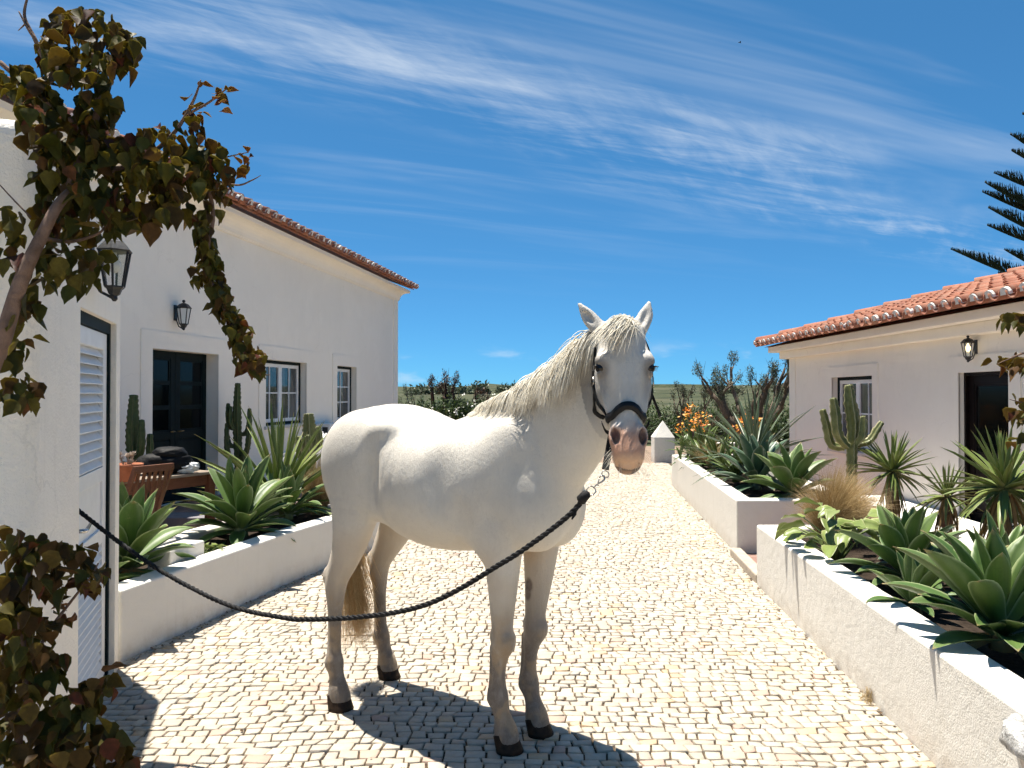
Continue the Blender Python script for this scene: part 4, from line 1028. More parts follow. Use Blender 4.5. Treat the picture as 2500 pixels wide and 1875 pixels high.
def make_horse():
    V, F = build_horse()
    horse = empty('horse', tuple(HO), math.atan2(HF.y, HF.x), 'white horse standing on the paving with its head turned to the viewer', 'horse')
    me = mesh_np('body', V, F, coat_material(), True)
    Vf = np.empty(len(me.vertices) * 3, np.float32); me.vertices.foreach_get('co', Vf); Vf = Vf.reshape(-1, 3)
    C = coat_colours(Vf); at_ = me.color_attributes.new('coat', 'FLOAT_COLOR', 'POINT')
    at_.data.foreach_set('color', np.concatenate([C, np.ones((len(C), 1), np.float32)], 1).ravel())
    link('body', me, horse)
    bvh = BVHTree.FromPolygons([tuple(v) for v in V.tolist()], [tuple(f) for f in F.tolist()])
    def out(p, off):
        q, nrm, i, d = bvh.find_nearest(p)
        if q is None: return p
        sd_ = (p - q).dot(nrm)
        return q + nrm * off if sd_ < off else p
    # ---- hooves
    hm = plain('hoof_horn', (.026, .016, .010), .65, .5, 40., .6, 90., .15)
    for (x, y, z, turn) in ((.535, -.111, 0, 0), (.557, .111, 0, 0), (-.43, -.224, 0, -.12), (-.535, .232, 0, .05)):
        m = MB(); prof = []
        rows = 6
        for i in range(rows):
            f = i / (rows - 1); zz = .001 + f * .088
            for k in range(20):
                a = 2*math.pi*k/20; c, s_ = math.cos(a), math.sin(a)
                rx = (.076 if c > 0 else .040) * (1 - .22 * f) ; ry = .066 * (1 - .15 * f)
                top = zz - (.030 * f * (1 - c) * .5)
                m.v.append((c * rx - f * .028 + .006, s_ * ry, top))
        for i in range(rows - 1):
            for k in range(20): a = i*20+k; b = i*20+(k+1) % 20; m.f.append((a, b, b+20, a+20)); m.mi.append(0)
        m.f.append(tuple(range(20))[::-1]); m.mi.append(0); m.f.append(tuple(100 + k for k in range(20))); m.mi.append(0)
        o = m.build('hoof', hm, horse, True); o.location = (x, y, z); o.rotation_euler = (0, 0, turn)
    # ---- eyes
    t = NT('horse_eye'); em = t.done((.006, .004, .003), .12, None, .35)
    t = NT('lash'); lash = t.done((.05, .045, .04), .6)
    for s in (-1, 1):
        m = MB(); c = hd(.179, .0035, s*.0935)
        prof = [(.0235*math.sin(math.pi*i/12) + 1e-5, -.0235*math.cos(math.pi*i/12)) for i in range(13)]
        m.lathe(prof, 18, tuple(c)); m.build('eye', em, horse, True)
        pts = [out(hd(.171 + .012 * abs(k/6-.5), -.022 + .044*k/6, s*(.118)), .002) for k in range(7)]
        m = MB(); m.tube(pts, [.001, .0026, .0032, .0034, .0032, .0026, .001], 6)
        for k in range(7): m.tube([pts[k], pts[k] + HW*s*.012 + HU*.006 + HV*.006], [.0012, .0004], 4)
        m.build('eyelid', lash, horse, True)
    # ---- mane
    r = random.Random(3)
    hm1 = hair_material('mane_hair', (.74, .66, .52), (.86, .80, .66), (.92, .89, .80))
    crest = crom([(.30, 0, 1.50), (.42, 0, 1.55), (.56, -.02, 1.635), (.70, -.045, 1.70), (.83, -.07, 1.755), (.94, -.085, 1.815), (.99, -.082, 1.845), (1.035, -.08, 1.87)], 60)
    K = 15; paths = []; rads = []
    for i in range(2600):
        f = r.random() ** .85; x = f * 59; j = min(int(x), 58); c = Vector(crest[j]) * (1 - x + j) + Vector(crest[j+1]) * (x - j)
        q, nrm, _, _ = bvh.find_nearest(c); p = q + Vector((0, r.gauss(-.008, .012), 0)) + nrm * .002
        ln = (.09 + .20 * min(1, f * 1.6)) * r.uniform(.6, 1.15) * (1 - .35 * max(0, f - .8) / .2)
        clump = math.sin(f * 47) * .5 + math.sin(f * 21 + 1) * .5
        v = Vector((-.12 + .22 * clump + r.gauss(0, .12), -.80 + r.gauss(0, .15), .28 + r.gauss(0, .14))).normalized()
        if r.random() < .025: v = Vector((r.gauss(0, .3), .6, .5)).normalized()
        path = [p.copy()]; st = ln / (K - 1); off = r.uniform(.002, .013)
        for k in range(K - 1):
            v = (v + Vector((-.035 + .05 * clump * (1 if k > 5 else .3), -.02, -.24))).normalized()
            p = out(p + v * st, off * (1 - .4 * k / K)); path.append(p.copy())
        paths.append(path); rads.append(r.uniform(.0012, .0028))
    m1 = strands_mesh('mane', paths, rads, hm1); tag(link('mane', m1, horse), 'cream mane falling to the near side of the neck')
    # ---- forelock
    paths = []; rads = []
    for i in range(300):
        w0 = r.gauss(-.002, .016); p = out(hd(r.uniform(-.02, .03), r.uniform(-.02, .04), w0), .004)
        left = r.random() < .84
        ln = r.uniform(.10, .21) * (1 if left else .7)
        v = (HV * .75 + HU * .05 + HW * (-.12 if left else .12) + Vector((r.gauss(0, .1), r.gauss(0, .1), r.gauss(0, .1)))).normalized()
        tgt = (HU * (.90 + r.gauss(0, .08)) + HW * ((-.55 + r.gauss(0, .18)) if left else (.25 + r.gauss(0, .20)))).normalized()
        path = [p.copy()]; st = ln / (K - 1); off = r.uniform(.003, .016)
        for k in range(K - 1):
            v = (v + tgt * .30).normalized(); p = out(p + v * st, off); path.append(p.copy())
        paths.append(path); rads.append(r.uniform(.0011, .0024))
    tag(link('forelock', strands_mesh('forelock', paths, rads, hm1), horse), 'cream forelock swept across the forehead')
    # ---- whiskers
    paths = []; rads = []
    for i in range(70):
        s = r.choice((-1, 1)); p = out(hd(r.uniform(.49, .585), r.uniform(-.08, .0), s * r.uniform(.02, .07)), .001); q, nrm, _, _ = bvh.find_nearest(p); d = (nrm + Vector((0, 0, -.7)) + Vector((r.gauss(0, .2), r.gauss(0, .2), 0))).normalized(); ln = r.uniform(.02, .055)
        paths.append([p + d * ln * k / 5 + Vector((0, 0, -.010 * (k / 5) ** 2)) for k in range(6)]); rads.append(.0006)
    link('whiskers', strands_mesh('whiskers', paths, rads, hm1), horse)
    # ---- tail
    hm2 = hair_material('tail_hair', (.74, .52, .26), (.90, .70, .40), (.95, .84, .60), .55)
    paths = []; rads = []; K2 = 18
    for i in range(1400):
        f = r.random(); p = Vector((-.655 + .05 * (f - .5), r.gauss(0, .02), 1.36 - .34 * f)); 
        end = Vector((-.60 + r.gauss(0, .035), .085 + r.gauss(0, .066), r.triangular(.15, .60, .22)))
        mid = Vector((-.69 + r.gauss(0, .02), .03 + r.gauss(0, .03), (p.z + end.z) / 2 + .12))
        path = []
        for k in range(K2):
            tt = k / (K2 - 1); q = p * (1-tt)**2 + mid * (2*tt*(1-tt)) + end * tt*tt
            q += Vector((math.sin(i * 1.7 + tt * 6) * .006, math.cos(i * 2.3 + tt * 5) * .006, 0)) * tt
            path.append(q if tt > .35 else out(q, .004))
        paths.append(path); rads.append(r.uniform(.0014, .003))
    tag(link('tail', strands_mesh('tail', paths, rads, hm2), horse), 'long straw-coloured tail hanging between the hind legs')
    # ---- halter (a thing of its own, worn by the horse)
    def strap(m, pts, width, thick=.004, off=.0025, n=28, closed=False, free=False):
        P = crom([tuple(p) for p in pts], n); Q = []; N_ = []
        for q in P:
            q = Vector(q); c, nrm, _, _ = bvh.find_nearest(q)
            if free and (q - c).dot(nrm) > off: Q.append(q); N_.append(nrm)
            else: Q.append(c + nrm * off); N_.append(nrm)
        rings = []
        for i, q in enumerate(Q):
            tt = (Q[min(i+1, n-1)] - Q[max(i-1, 0)]).normalized(); nn = (N_[i] - tt * N_[i].dot(tt)).normalized(); b = tt.cross(nn)
            rings.append([q + b*(width/2), q + b*(width/2*.9) + nn*thick, q - b*(width/2*.9) + nn*thick, q - b*(width/2)])
        fs = []
        for i in range(n - 1):
            for k in range(4): a = i*4+k; b = i*4+(k+1) % 4; fs.append((a, b, b+4, a+4))
        fs += [(3, 2, 1, 0), tuple((n-1)*4 + k for k in range(4))]
        m.add([p for rr in rings for p in rr], fs)
    hal = empty('halter', tuple(HO), math.atan2(HF.y, HF.x), 'black webbing halter with a padded noseband on the white horse', 'halter')
    t = NT('webbing'); p = t.coord('obj'); wv = t.noise(p, 260., 2, .5)
    web = t.done(t.mix(wv, (.004, .004, .0045), (.014, .014, .015)), .65, t.bump(wv, .5, .002), .2)
    pad = plain('padded_leather', (.007, .007, .008), .5, .3, 30., .35, 160., .25)
    steel = plain('steel', (.42, .40, .37), .28, .25, 30., .15, 80., .5, 1.0)
    th = [R(a) for a in (118, 92, 66, 40, 16, 0, -16, -40, -66, -92, -118)]
    m = MB(); strap(m, [hd(.352 + .030 * abs(math.sin(a)) ** 2, -.02 + .08 * math.cos(a), .085 * math.sin(a)) for a in th], .034, .007, .003, 40)
    nb = m.build('noseband', pad, hal, True)
    m = MB(); strap(m, [hd(.352 + .030 * abs(math.sin(a)) ** 2, -.02 + .08 * math.cos(a), .085 * math.sin(a)) for a in th], .020, .0095, .003, 40); m.build('padding', pad, nb, True)
    for s in (-1, 1):
        m = MB(); strap(m, [hd(.378, -.058, s*.09), hd(.31, -.075, s*.11), hd(.22, -.078, s*.13), hd(.12, -.072, s*.13), hd(.05, -.078, s*.11), hd(.0, -.085, s*.09)], .022); m.build('cheek_strap', web, hal, True)
        m = MB(); strap(m, [hd(.255, -.08, s*.13), hd(.285, -.15, s*.11), hd(.275, -.21, s*.06), hd(.27, -.23, 0)], .020); m.build('throat_strap', web, hal, True)
        m = MB(); strap(m, [hd(.385, -.06, s*.09), hd(.405, -.105, s*.07), hd(.41, -.135, s*.03), hd(.41, -.14, 0)], .022, free=True); m.build('chin_strap', web, hal, True)
        c = hd(.381, -.060, s*.083); q, nrm, _, _ = bvh.find_nearest(c); q = q + nrm * .006; e1 = nrm.orthogonal().normalized(); e2 = nrm.cross(e1)
        m = MB(); m.tube([q + (e1*math.cos(a) + e2*math.sin(a)) * .017 for a in [2*math.pi*k/14 for k in range(15)]], .0035, 6); m.build('ring', steel, hal, True)
        c = hd(.205, -.078, s*.13); q, nrm, _, _ = bvh.find_nearest(c); q = q + nrm * .006; b = HU; e2 = nrm.cross(b).normalized()
        m = MB(); m.tube([q + b*x + e2*y for x, y in ((-.014, -.015), (.014, -.015), (.014, .015), (-.014, .015), (-.014, -.015))], .003, 6); m.build('buckle', steel, hal, True)
    m = MB(); strap(m, [hd(.0, -.085, -.09), hd(-.03, -.09, -.05), hd(-.035, -.09, 0), hd(-.03, -.09, .05), hd(.0, -.085, .09)], .024); m.build('crown_strap', web, hal, True)
    # loose strap end on the far cheek
    m = MB(); a0 = hd(.24, -.10, .112); m.add([a0 + HV*.012, a0 - HV*.012, a0 - HV*.016 + HU*.10 + HW*.03, a0 + HV*.006 + HU*.105 + HW*.035, a0 + HV*.012 + HW*.004, a0 - HV*.012 + HW*.004, a0 - HV*.016 + HU*.10 + HW*.034, a0 + HV*.006 + HU*.105 + HW*.039],
        [(0, 1, 2, 3), (7, 6, 5, 4), (0, 4, 5, 1), (1, 5, 6, 2), (2, 6, 7, 3), (3, 7, 4, 0)]); m.build('strap_end', web, hal)
    # ---- lead: strap tab under the jaw, D ring, snap hook and rope
    I3 = HMI
    A0 = hd(.40, -.135, -.045); D0 = I3 @ at(1478, 1146, 2.985)
    m = MB(); sd0 = Vector((HW.x, HW.y, 0)).normalized() * .5 + Vector((0, 0, .25)); 
    ax = (D0 - A0).normalized(); sw = HW - ax * HW.dot(ax); sw = sw.normalized(); nn = ax.cross(sw) * .003
    m.add([A0 + sw*.014 + nn, A0 - sw*.014 + nn, D0 - sw*.014 + nn, D0 + sw*.014 + nn, A0 + sw*.014 - nn, A0 - sw*.014 - nn, D0 - sw*.014 - nn, D0 + sw*.014 - nn],
          [(0, 1, 2, 3), (7, 6, 5, 4), (0, 4, 5, 1), (1, 5, 6, 2), (2, 6, 7, 3), (3, 7, 4, 0)])
    m.build('lead_tab', web, hal)
    lead = empty('lead_rope', tuple(at(1428, 1207, 2.97)), 0, 'black braided lead rope sagging from the halter to the louvred door', 'rope')
    iv = Matrix.Translation(-lead.location)
    W_ = lambda px, py, d: at(px, py, d) - lead.location
    dr = W_(1478, 1158, 2.98); sn = W_(1463, 1176, 2.975); bk = W_(1447, 1194, 2.972)
    ev = Vector((0, 1, 0)); axd = (bk - dr).normalized(); sx = axd.cross(ev).normalized()
    m = MB(); m.tube([dr + sx*(.015*math.cos(a)) + axd*(.013*math.sin(a)) for a in [2*math.pi*k/14 for k in range(15)]], .0024, 6); o = m.build('d_ring', steel, lead, True)
    m = MB()
    hook = [(-.008, .004), (-.010, -.006), (0, -.014), (.010, -.006), (.009, .010), (.003, .022), (0, .036), (0, .050)]
    cc = dr + axd * .022
    m.tube([cc + sx*a + axd*b for a, b in hook], [.003, .0036, .004, .004, .0036, .003, .0028, .0028], 8); m.tube([cc + sx*(-.008) + axd*.004, cc + sx*.002 + axd*.026], .0022, 6)
    m.tube([cc + sx*.002 + axd*.030, cc + sx*.010 + axd*.028], .0022, 6)
    m.build('snap_hook', steel, lead, True)
    m = MB(); b0 = cc + axd * .046
    m.tube([b0 + sx*x + axd*y for x, y in ((-.005, 0), (.005, 0), (.016, .006), (.016, .028), (.006, .034), (-.006, .034), (-.016, .028), (-.016, .006), (-.005, 0))], .0026, 6); m.build('buckle', steel, lead, True)
    RP = [(1432, 1206, 2.970), (1390, 1257, 2.99), (1285, 1337, 3.03), (1202, 1389, 3.07), (1127, 1435, 3.11), (1051, 1472, 3.15), (976, 1493, 3.19), (900, 1504, 3.23), (825, 1510, 3.27),
          (750, 1512, 3.31), (700, 1509, 3.335), (565, 1480, 3.40), (414, 1406, 3.48), (301, 1331, 3.54), (192, 1247, 3.60), (150, 1212, 3.625)]
    P = crom([tuple(W_(*q)) for q in RP], 240); T = np.gradient(P, axis=0); L = np.concatenate([[0], np.cumsum(np.linalg.norm(np.diff(P, axis=0), axis=1))])
    T /= np.linalg.norm(T, axis=1)[:, None]; A = np.cross(T, (0, 1, 0)); A /= np.linalg.norm(A, axis=1)[:, None]; B = np.cross(T, A)
    ropem = hair_material('rope_fibre', (.004, .004, .005), (.010, .010, .012), (.022, .022, .024)); ropem = plain('rope_black', (.007, .007, .008), .65, .5, 60., .6, 300., .25)
    for k in range(3):
        ph = L * (2 * math.pi / .075) + 2*math.pi*k/3
        Q = P + A * (np.cos(ph) * .0056)[:, None] + B * (np.sin(ph) * .0056)[:, None]
        m = MB(); m.tube([tuple(q) for q in Q], .0063, 7); m.build('strand', ropem, lead, True)
    e0 = W_(1432, 1206, 2.97); e1 = W_(1418, 1222, 2.975)
    m = MB(); m.tube([e0 + (e0-e1)*.3, e0, e1, e1 + (e1-e0)*.2], [.010, .019, .021, .014], 9); m.build('knot', ropem, lead, True)
    m = MB(); q0 = W_(1405, 1242, 2.985); q1 = W_(1396, 1268, 2.985); m.tube([q0, (q0+q1)/2 + Vector((.004, -.004, 0)), q1], [.007, .007, .003], 6); m.build('loose_end', ropem, lead, True)
HORSE_H = .0065
make_horse()
# ================================================================== PLANTS
def leaf_mesh(name, L, W, e0, bend, fold, mat, prof='agave', n=11, k=4, thick=.010, wave=0.0, seed=0):
    """one leaf: grows along +X, starts at elevation e0 and bends by `bend` radians; two skins with a real thickness"""
    PR = {'agave': ((0, .20, .42, .60, .76, .88, .96, 1), (.50, .60, .90, 1.0, .86, .52, .18, 0)),
          'sword': ((0, .08, .4, .8, .95, 1), (1.0, .85, .9, .55, .2, 0)), 'strap': ((0, .15, .5, .8, .95, 1), (.45, .7, 1.0, .75, .3, 0)),
          'heart': ((0, .06, .20, .40, .65, .85, .95, 1), (.25, .75, 1.0, .95, .65, .28, .10, 0))}[prof]
    r = random.Random(seed); V = []; F = []; A = []
    x = z = 0.0; e = e0; cl = []
    for i in range(n + 1):
        t = i / n; cl.append((x, z, e)); de = bend * (1.5 * t if prof != 'sword' else 1) / n; e += de; x += math.cos(e) * L / n; z += math.sin(e) * L / n
    for side in (0, 1):
        for i in range(n + 1):
            t = i / n; w = float(np.interp(t, *PR)) * W / 2; cx, cz, ce = cl[i]; nx, nz = -math.sin(ce), math.cos(ce)
            for j in range(k + 1):
                s = (j / k) * 2 - 1; h = fold * (abs(s) ** 1.6) * w + (wave * W * math.sin(t * 11 + seed) * s * abs(s))
                th = (thick * (1 - t ** 3) * (1 - s * s) + .0012) * (0 if side == 0 else -1)
                V.append((cx + nx * (h + th), s * w * (1 - .12 * fold * abs(s)), cz + nz * (h + th))); A.append((abs(s), t, r.random(), 1))
    m = (n + 1) * (k + 1)
    for i in range(n):
        for j in range(k):
            a = i*(k+1)+j; b = a+1; c = b+k+1; d = a+k+1
            F.append((a, d, c, b)); F.append((m+a, m+b, m+c, m+d))
    for i in range(n):
        for j in (0, k): a = i*(k+1)+j; d = a+k+1; F.append((a, m+a, m+d, d) if j == 0 else (a, d, m+d, m+a))
    me = bpy.data.meshes.new(name); me.from_pydata(V, [], F); me.materials.append(mat)
    me.polygons.foreach_set('use_smooth', [True]*len(F))
    at_ = me.color_attributes.new('lf', 'FLOAT_COLOR', 'POINT'); at_.data.foreach_set('color', np.array(A, np.float32).ravel()); me.update(); return me
def leaf_material(name, c1, c2, edge=None, tip=None, rough=.42, tr=.18, base=None, spec=.4, streak=1.0):
    t = NT(name); a = t.N('ShaderNodeAttribute', attribute_name='lf'); sp = t.N('ShaderNodeSeparateColor'); t.L(a.outputs[0], sp.inputs[0])
    oi = t.N('ShaderNodeObjectInfo'); p = t.coord('obj', (2., 26., 2.)); n = t.noise(p, 2.2, 4, .6); n2 = t.noise(t.coord('obj'), 9., 4, .6)
    f = t.math('ADD', t.math('MULTIPLY', oi.outputs['Random'], .65), t.math('MULTIPLY', t.rng(n, .3, .7), .35 * streak))
    c = t.mix(f, c1, c2); c = t.mix(t.rng(n2, .5, .75, 0, .35), c, tuple(x * .6 for x in c1))
    if base is not None: c = t.mix(t.rng(sp.outputs[1], .28, .0), c, base)
    sc = t.N('ShaderNodeTexVoronoi'); sc.inputs['Scale'].default_value = 17.; t.L(t.coord('obj'), sc.inputs['Vector']); n5 = t.noise(t.coord('obj'), 5., 3, .6)
    c = t.mix(t.math('MULTIPLY', t.rng(sc.outputs['Distance'], .16, .08), t.rng(n5, .50, .60, 0, .6)), c, (.26, .22, .12)); c = t.mix(t.rng(t.noise(t.coord('pos'), 3.5, 4, .6), .5, .8, 0, .3), c, (.20, .21, .13))
    if edge is not None: c = t.mix(t.rng(sp.outputs[0], .86, .97, 0, .85), c, edge)
    if tip is not None: c = t.mix(t.rng(sp.outputs[1], .93, 1.0), c, tip)
    t.done(c, rough, t.bump(n, .18, .004), spec)
    return t.translucent(t.mix(.5, c, (.28, .36, .05)), tr)
AG_GREEN = leaf_material('agave_green', (.048, .105, .026), (.115, .180, .040), (.30, .36, .17), (.30, .22, .10), .46, .14, (.15, .20, .09))
AG_BLUE = leaf_material('agave_blue', (.040, .085, .052), (.070, .125, .072), (.22, .28, .19), (.30, .22, .10), .38, .10, (.14, .20, .13))
YUC = leaf_material('yucca_green', (.085, .135, .028), (.185, .230, .055), (.30, .32, .13), (.30, .20, .08), .42, .15, (.26, .28, .12))
YUCB = leaf_material('yucca_grey', (.055, .095, .050), (.125, .170, .098), (.24, .28, .19), (.20, .15, .08), .36, .10, (.15, .18, .10))
DRY = leaf_material('dry_leaf', (.20, .13, .05), (.33, .23, .09), None, None, .8, .2)
STRAP = leaf_material('strap_green', (.045, .090, .018), (.115, .165, .035), (.14, .18, .05), (.22, .16, .06), .42, .16)
PALE = leaf_material('pale_leaf', (.150, .210, .045), (.300, .360, .105), (.44, .46, .22), None, .38, .25)
def rosette(name, loc, L, mat, label, n=26, ratio=.30, prof='agave', fold=.35, emin=-15, emax=82, bendf=1.0, group=None, category='agave', seed=1, tilt=(0, 0), stem=.12, thick=.011, width=None, dry=0, jit=.12, k=4, nseg=11, inner=.55):
    r = random.Random(seed); root = empty(name, tuple(loc), r.uniform(0, 6.28), label, category, group)
    NV = 7; vars_ = []
    for q in range(NV):
        f = q / (NV - 1); e = R(emin + (emax - emin) * f ** .9)
        vars_.append([leaf_mesh('leaf', 1.0, ratio * (.92 if f < .7 else .78), e, (-.95 * (1 - f) * bendf + (.10 if f > .8 else -.08)) + o, fold * (1 + .6 * f), mat, prof, nseg, k, thick / L, .012 if prof == 'agave' else 0, q * 3 + i) for i, o in enumerate((0.0, -.22))])
    for i in range(n):
        f = i / (n - 1)                                   # outer, low leaves first
        q = min(NV - 1, max(0, int(round(f * (NV - 1) + r.gauss(0, .35))))); o = link('leaf', vars_[q][r.randrange(2)], root)
        s = L * (inner + (1 - inner) * math.sin(math.pi * min(1, .28 + .62 * (1 - f)))) * r.uniform(.86, 1.08)
        az = i * 2.39996 + r.gauss(0, jit); o.location = (math.cos(az) * .02 * (1 - f), math.sin(az) * .02 * (1 - f), stem * (.15 + .85 * f) * L)
        o.rotation_euler = (r.gauss(0, jit), r.gauss(0, jit * .6), az); o.scale = (s, s * r.uniform(.9, 1.1), s)
    if dry:
        dm = leaf_mesh('dry_leaf', 1.0, ratio * .8, R(-20), -1.5, .8, DRY, prof, 8, 3, thick / L, 0, 9)
        for i in range(dry):
            o = link('dry_leaf', dm, root); az = r.uniform(0, 6.28); s = L * r.uniform(.35, .7); o.location = (0, 0, stem * L * .4); o.rotation_euler = (r.gauss(0, .5), r.uniform(-.2, .6), az); o.scale = (s, s, s)
    m = MB(); m.tube([(0, 0, -.03), (0, 0, stem * L * .6), (0, 0, stem * L)], [.05 * L / .5, .045 * L / .5, .02], 8); m.build('stem', DRY if dry else mat, root, True)
    root.rotation_euler = (tilt[0], tilt[1], root.rotation_euler.z); return root
GA = 'agaves in the white planters'
rosette('agave', (-2.60, 5.20, .40), .56, AG_GREEN, 'yellow-green agave by the outbuilding corner, at the near end of the left planter', 30, .34, group=GA, seed=2, dry=3, emin=2, bendf=.75)
rosette('agave', (-2.62, 4.84, .38), .32, AG_GREEN, 'small dull agave drooping over the wall beneath the yellow-green one', 13, .36, group=GA, seed=21, dry=4, emin=-5, emax=40)
rosette('agave', (-2.30, 6.55, .42), .62, AG_GREEN, 'large spreading agave in the middle of the left planter', 34, .29, group=GA, seed=3, emin=0, bendf=.8)
rosette('agave', (-2.16, 7.45, .42), .52, AG_GREEN, 'smaller agave behind the hindquarters of the horse, in the left planter', 22, .29, group=GA, seed=4, emin=0, bendf=.8)
rosette('agave', (2.36, 4.62, .49), .45, AG_GREEN, 'middle agave of the near right planter with broad upright leaves', 30, .33, group=GA, seed=5, dry=3, emin=4, bendf=.6)
rosette('agave', (2.17, 3.42, .50), .52, AG_GREEN, 'largest agave, at the right edge of the picture in the near planter', 34, .33, group=GA, seed=6, dry=4, emin=3, bendf=.65)
rosette('agave', (2.14, 4.12, .47), .30, AG_GREEN, 'small low agave squeezed between the middle and the largest agave', 20, .30, group=GA, seed=41, dry=5, emin=5, bendf=.6)
rosette('agave', (2.62, 5.05, .47), .36, AG_BLUE, 'bluish agave behind the pale broad-leaved plant', 22, .30, group=GA, seed=42, emin=5, bendf=.6)
rosette('agave', (2.70, 4.25, .44), .47, AG_GREEN, 'upright narrow-leaved agave behind the two broad ones in the near right planter', 17, .24, group=GA, seed=7, emin=20, emax=84)
rosette('agave', (2.84, 8.95, .52), .62, AG_BLUE, 'blue-green agave spilling over the edge of the far right planter', 26, .33, group=GA, seed=8, emin=-5, bendf=.9)
rosette('agave', (2.95, 8.10, .52), .60, AG_GREEN, 'green agave at the near end of the far right planter, beside the tan grass', 22, .36, group=GA, seed=9, emin=-2, bendf=.8)
# sword-leaved plants
rosette('yucca', (-2.35, 7.75, .40), 1.02, YUC, 'tall sword-leaved yucca rising from the left planter behind the horse', 64, .070, 'sword', .5, 5, 88, .30, 'yuccas', 'yucca', 10, thick=.006, jit=.10, k=2, nseg=6, inner=.8)
rosette('yucca', (3.16, 10.0, .62), 1.0, YUCB, 'grey-green yucca fanning out in the far right planter', 76, .055, 'sword', .4, -12, 86, .45, 'yuccas', 'yucca', 11, thick=.006, jit=.10, k=2, nseg=6, inner=.85)
def pot(loc, r, h, label, mat=None, group='terracotta pots'):
    m = MB(); root = empty('plant_pot', tuple(loc), 0, label, 'pot', group)
    m.lathe([(r*.68, 0), (r*.72, .01), (r*.93, h*.78), (r*.95, h*.80), (r*1.04, h*.82), (r*1.05, h*.99), (r*1.02, h), (r*.93, h), (r*.90, h*.86)], 20); m.build('bowl', mat or M_TERRA, root, True)
    m = MB(); m.lathe([(r*.90, h*.86), (r*.5, h*.88), (.002, h*.89)], 16); m.build('soil', M_SOIL, root); return root
def pot_yucca(loc, head_z, L, label, n, seed, pl, pr=.17, ph=.26):
    pot(loc, pr, ph, pl)
    rt = rosette('yucca', (loc[0], loc[1], head_z), L, YUC, label, n, .105, 'sword', .45, -38, 86, .35, 'yuccas', 'yucca', seed, thick=.005, jit=.12, k=2, nseg=5, inner=.75, stem=.02)
    r = random.Random(seed); dm = leaf_mesh('dry_leaf', 1.0, .085, R(-55), -.55, .5, DRY, 'sword', 5, 2, .006)
    for i in range(26):
        o = link('dry_leaf', dm, rt); az = r.uniform(0, 6.28); s = L * r.uniform(.6, 1.0); o.location = (math.cos(az)*.03, math.sin(az)*.03, -r.uniform(0, .16)); o.rotation_euler = (r.gauss(0, .15), r.uniform(-.1, .4), az); o.scale = (s, s, s)
    m = MB(); m.tube([(0, 0, loc[2] + ph*.85 - head_z), (.01, 0, -.1), (0, 0, .03)], [.045, .04, .035], 9); m.build('trunk', plain('yucca_bark', (.17, .12, .08), .9, .3, 20., .6, 60., .15), rt, True)
pot_yucca((3.38, 6.85, .02), .90, .40, 'bushy yellow-green yucca head nearest the euphorbia', 70, 12, 'terracotta pot under the yucca next to the euphorbia')
pot_yucca((3.70, 6.55, .02), .72, .33, 'smaller yucca between the two big potted yuccas', 46, 13, 'terracotta pot of the smaller middle yucca')
pot_yucca((3.42, 5.35, .02), .93, .46, 'wide spiky yucca head in front of the dark brown door', 84, 14, 'bright red terracotta pot under the spiky yucca by the door', .2, .34)

# ---- candelabra euphorbias
def cactus_material(name, c1, c2, c3):
    t = NT(name); a = t.N('ShaderNodeAttribute', attribute_name='lf'); sp = t.N('ShaderNodeSeparateColor'); t.L(a.outputs[0], sp.inputs[0]); p = t.coord('obj')
    n = t.noise(p, 16., 5, .65); n2 = t.noise(p, 60., 3, .6)
    c = t.mix(t.rng(n, .35, .65), c1, c2); c = t.mix(t.rng(sp.outputs[0], .80, 1.0, 0, .9), c, c3); c = t.mix(t.rng(n2, .66, .76, 0, .5), c, (.25, .17, .09))
    return t.done(c, .5, t.bump(n, .3, .006), .35)
CACT = cactus_material('euphorbia_green', (.085, .105, .030), (.175, .180, .065), (.48, .43, .25))
CACT2 = cactus_material('cactus_dark', (.035, .060, .016), (.075, .100, .030), (.15, .13, .06))
def ribbed(path, rad, ribs, mat, name, root, depth=.62, tooth=.10, seed=0):
    """ribbed stem along a path; teeth along every rib"""
    r = random.Random(seed); P = crom(path, max(14, int(sum((Vector(path[i+1]) - Vector(path[i])).length for i in range(len(path)-1)) / .022))); n = len(P); rr = np.interp(np.linspace(0, 1, n), np.linspace(0, 1, len(rad)), rad)
    V = []; F = []; A = []; m = ribs * 4; prev = None
    for i in range(n):
        t = Vector(P[min(i+1, n-1)] - P[max(i-1, 0)]).normalized(); a = prev if prev is not None else (Vector((1, 0, 0)) if abs(t.x) < .8 else Vector((0, 1, 0)))
        nn = (a - t * a.dot(t)).normalized(); prev = nn; b = t.cross(nn)
        for k in range(m):
            ph = k / 4; f = abs((ph % 1) - .5) * 2                     # 1 on the rib, 0 in the furrow
            q = 1 - depth * (1 - f ** 1.5) ; 
            if f > .95: q += tooth * (math.sin(i * 2.1 + int(ph) * 1.9) + r.uniform(-.4, .4))
            an = 2*math.pi*k/m; V.append(tuple(Vector(P[i]) + (nn*math.cos(an) + b*math.sin(an)) * rr[i] * q)); A.append((f, i/n, 0, 1))
    for i in range(n-1):
        for k in range(m): a = i*m+k; b2 = i*m+(k+1) % m; F.append((a, b2, b2+m, a+m))
    c = len(V); V.append(tuple(P[-1] + (P[-1]-P[-2])*.4)); A.append((.3, 1, 0, 1)); F += [(c, (n-1)*m+k, (n-1)*m+(k+1) % m) for k in range(m)]
    me = bpy.data.meshes.new(name); me.from_pydata(V, [], F); me.materials.append(mat); me.polygons.foreach_set('use_smooth', [True]*len(F))
    at_ = me.color_attributes.new('lf', 'FLOAT_COLOR', 'POINT'); at_.data.foreach_set('color', np.array(A, np.float32).ravel()); me.update()
    return link(name, me, root)
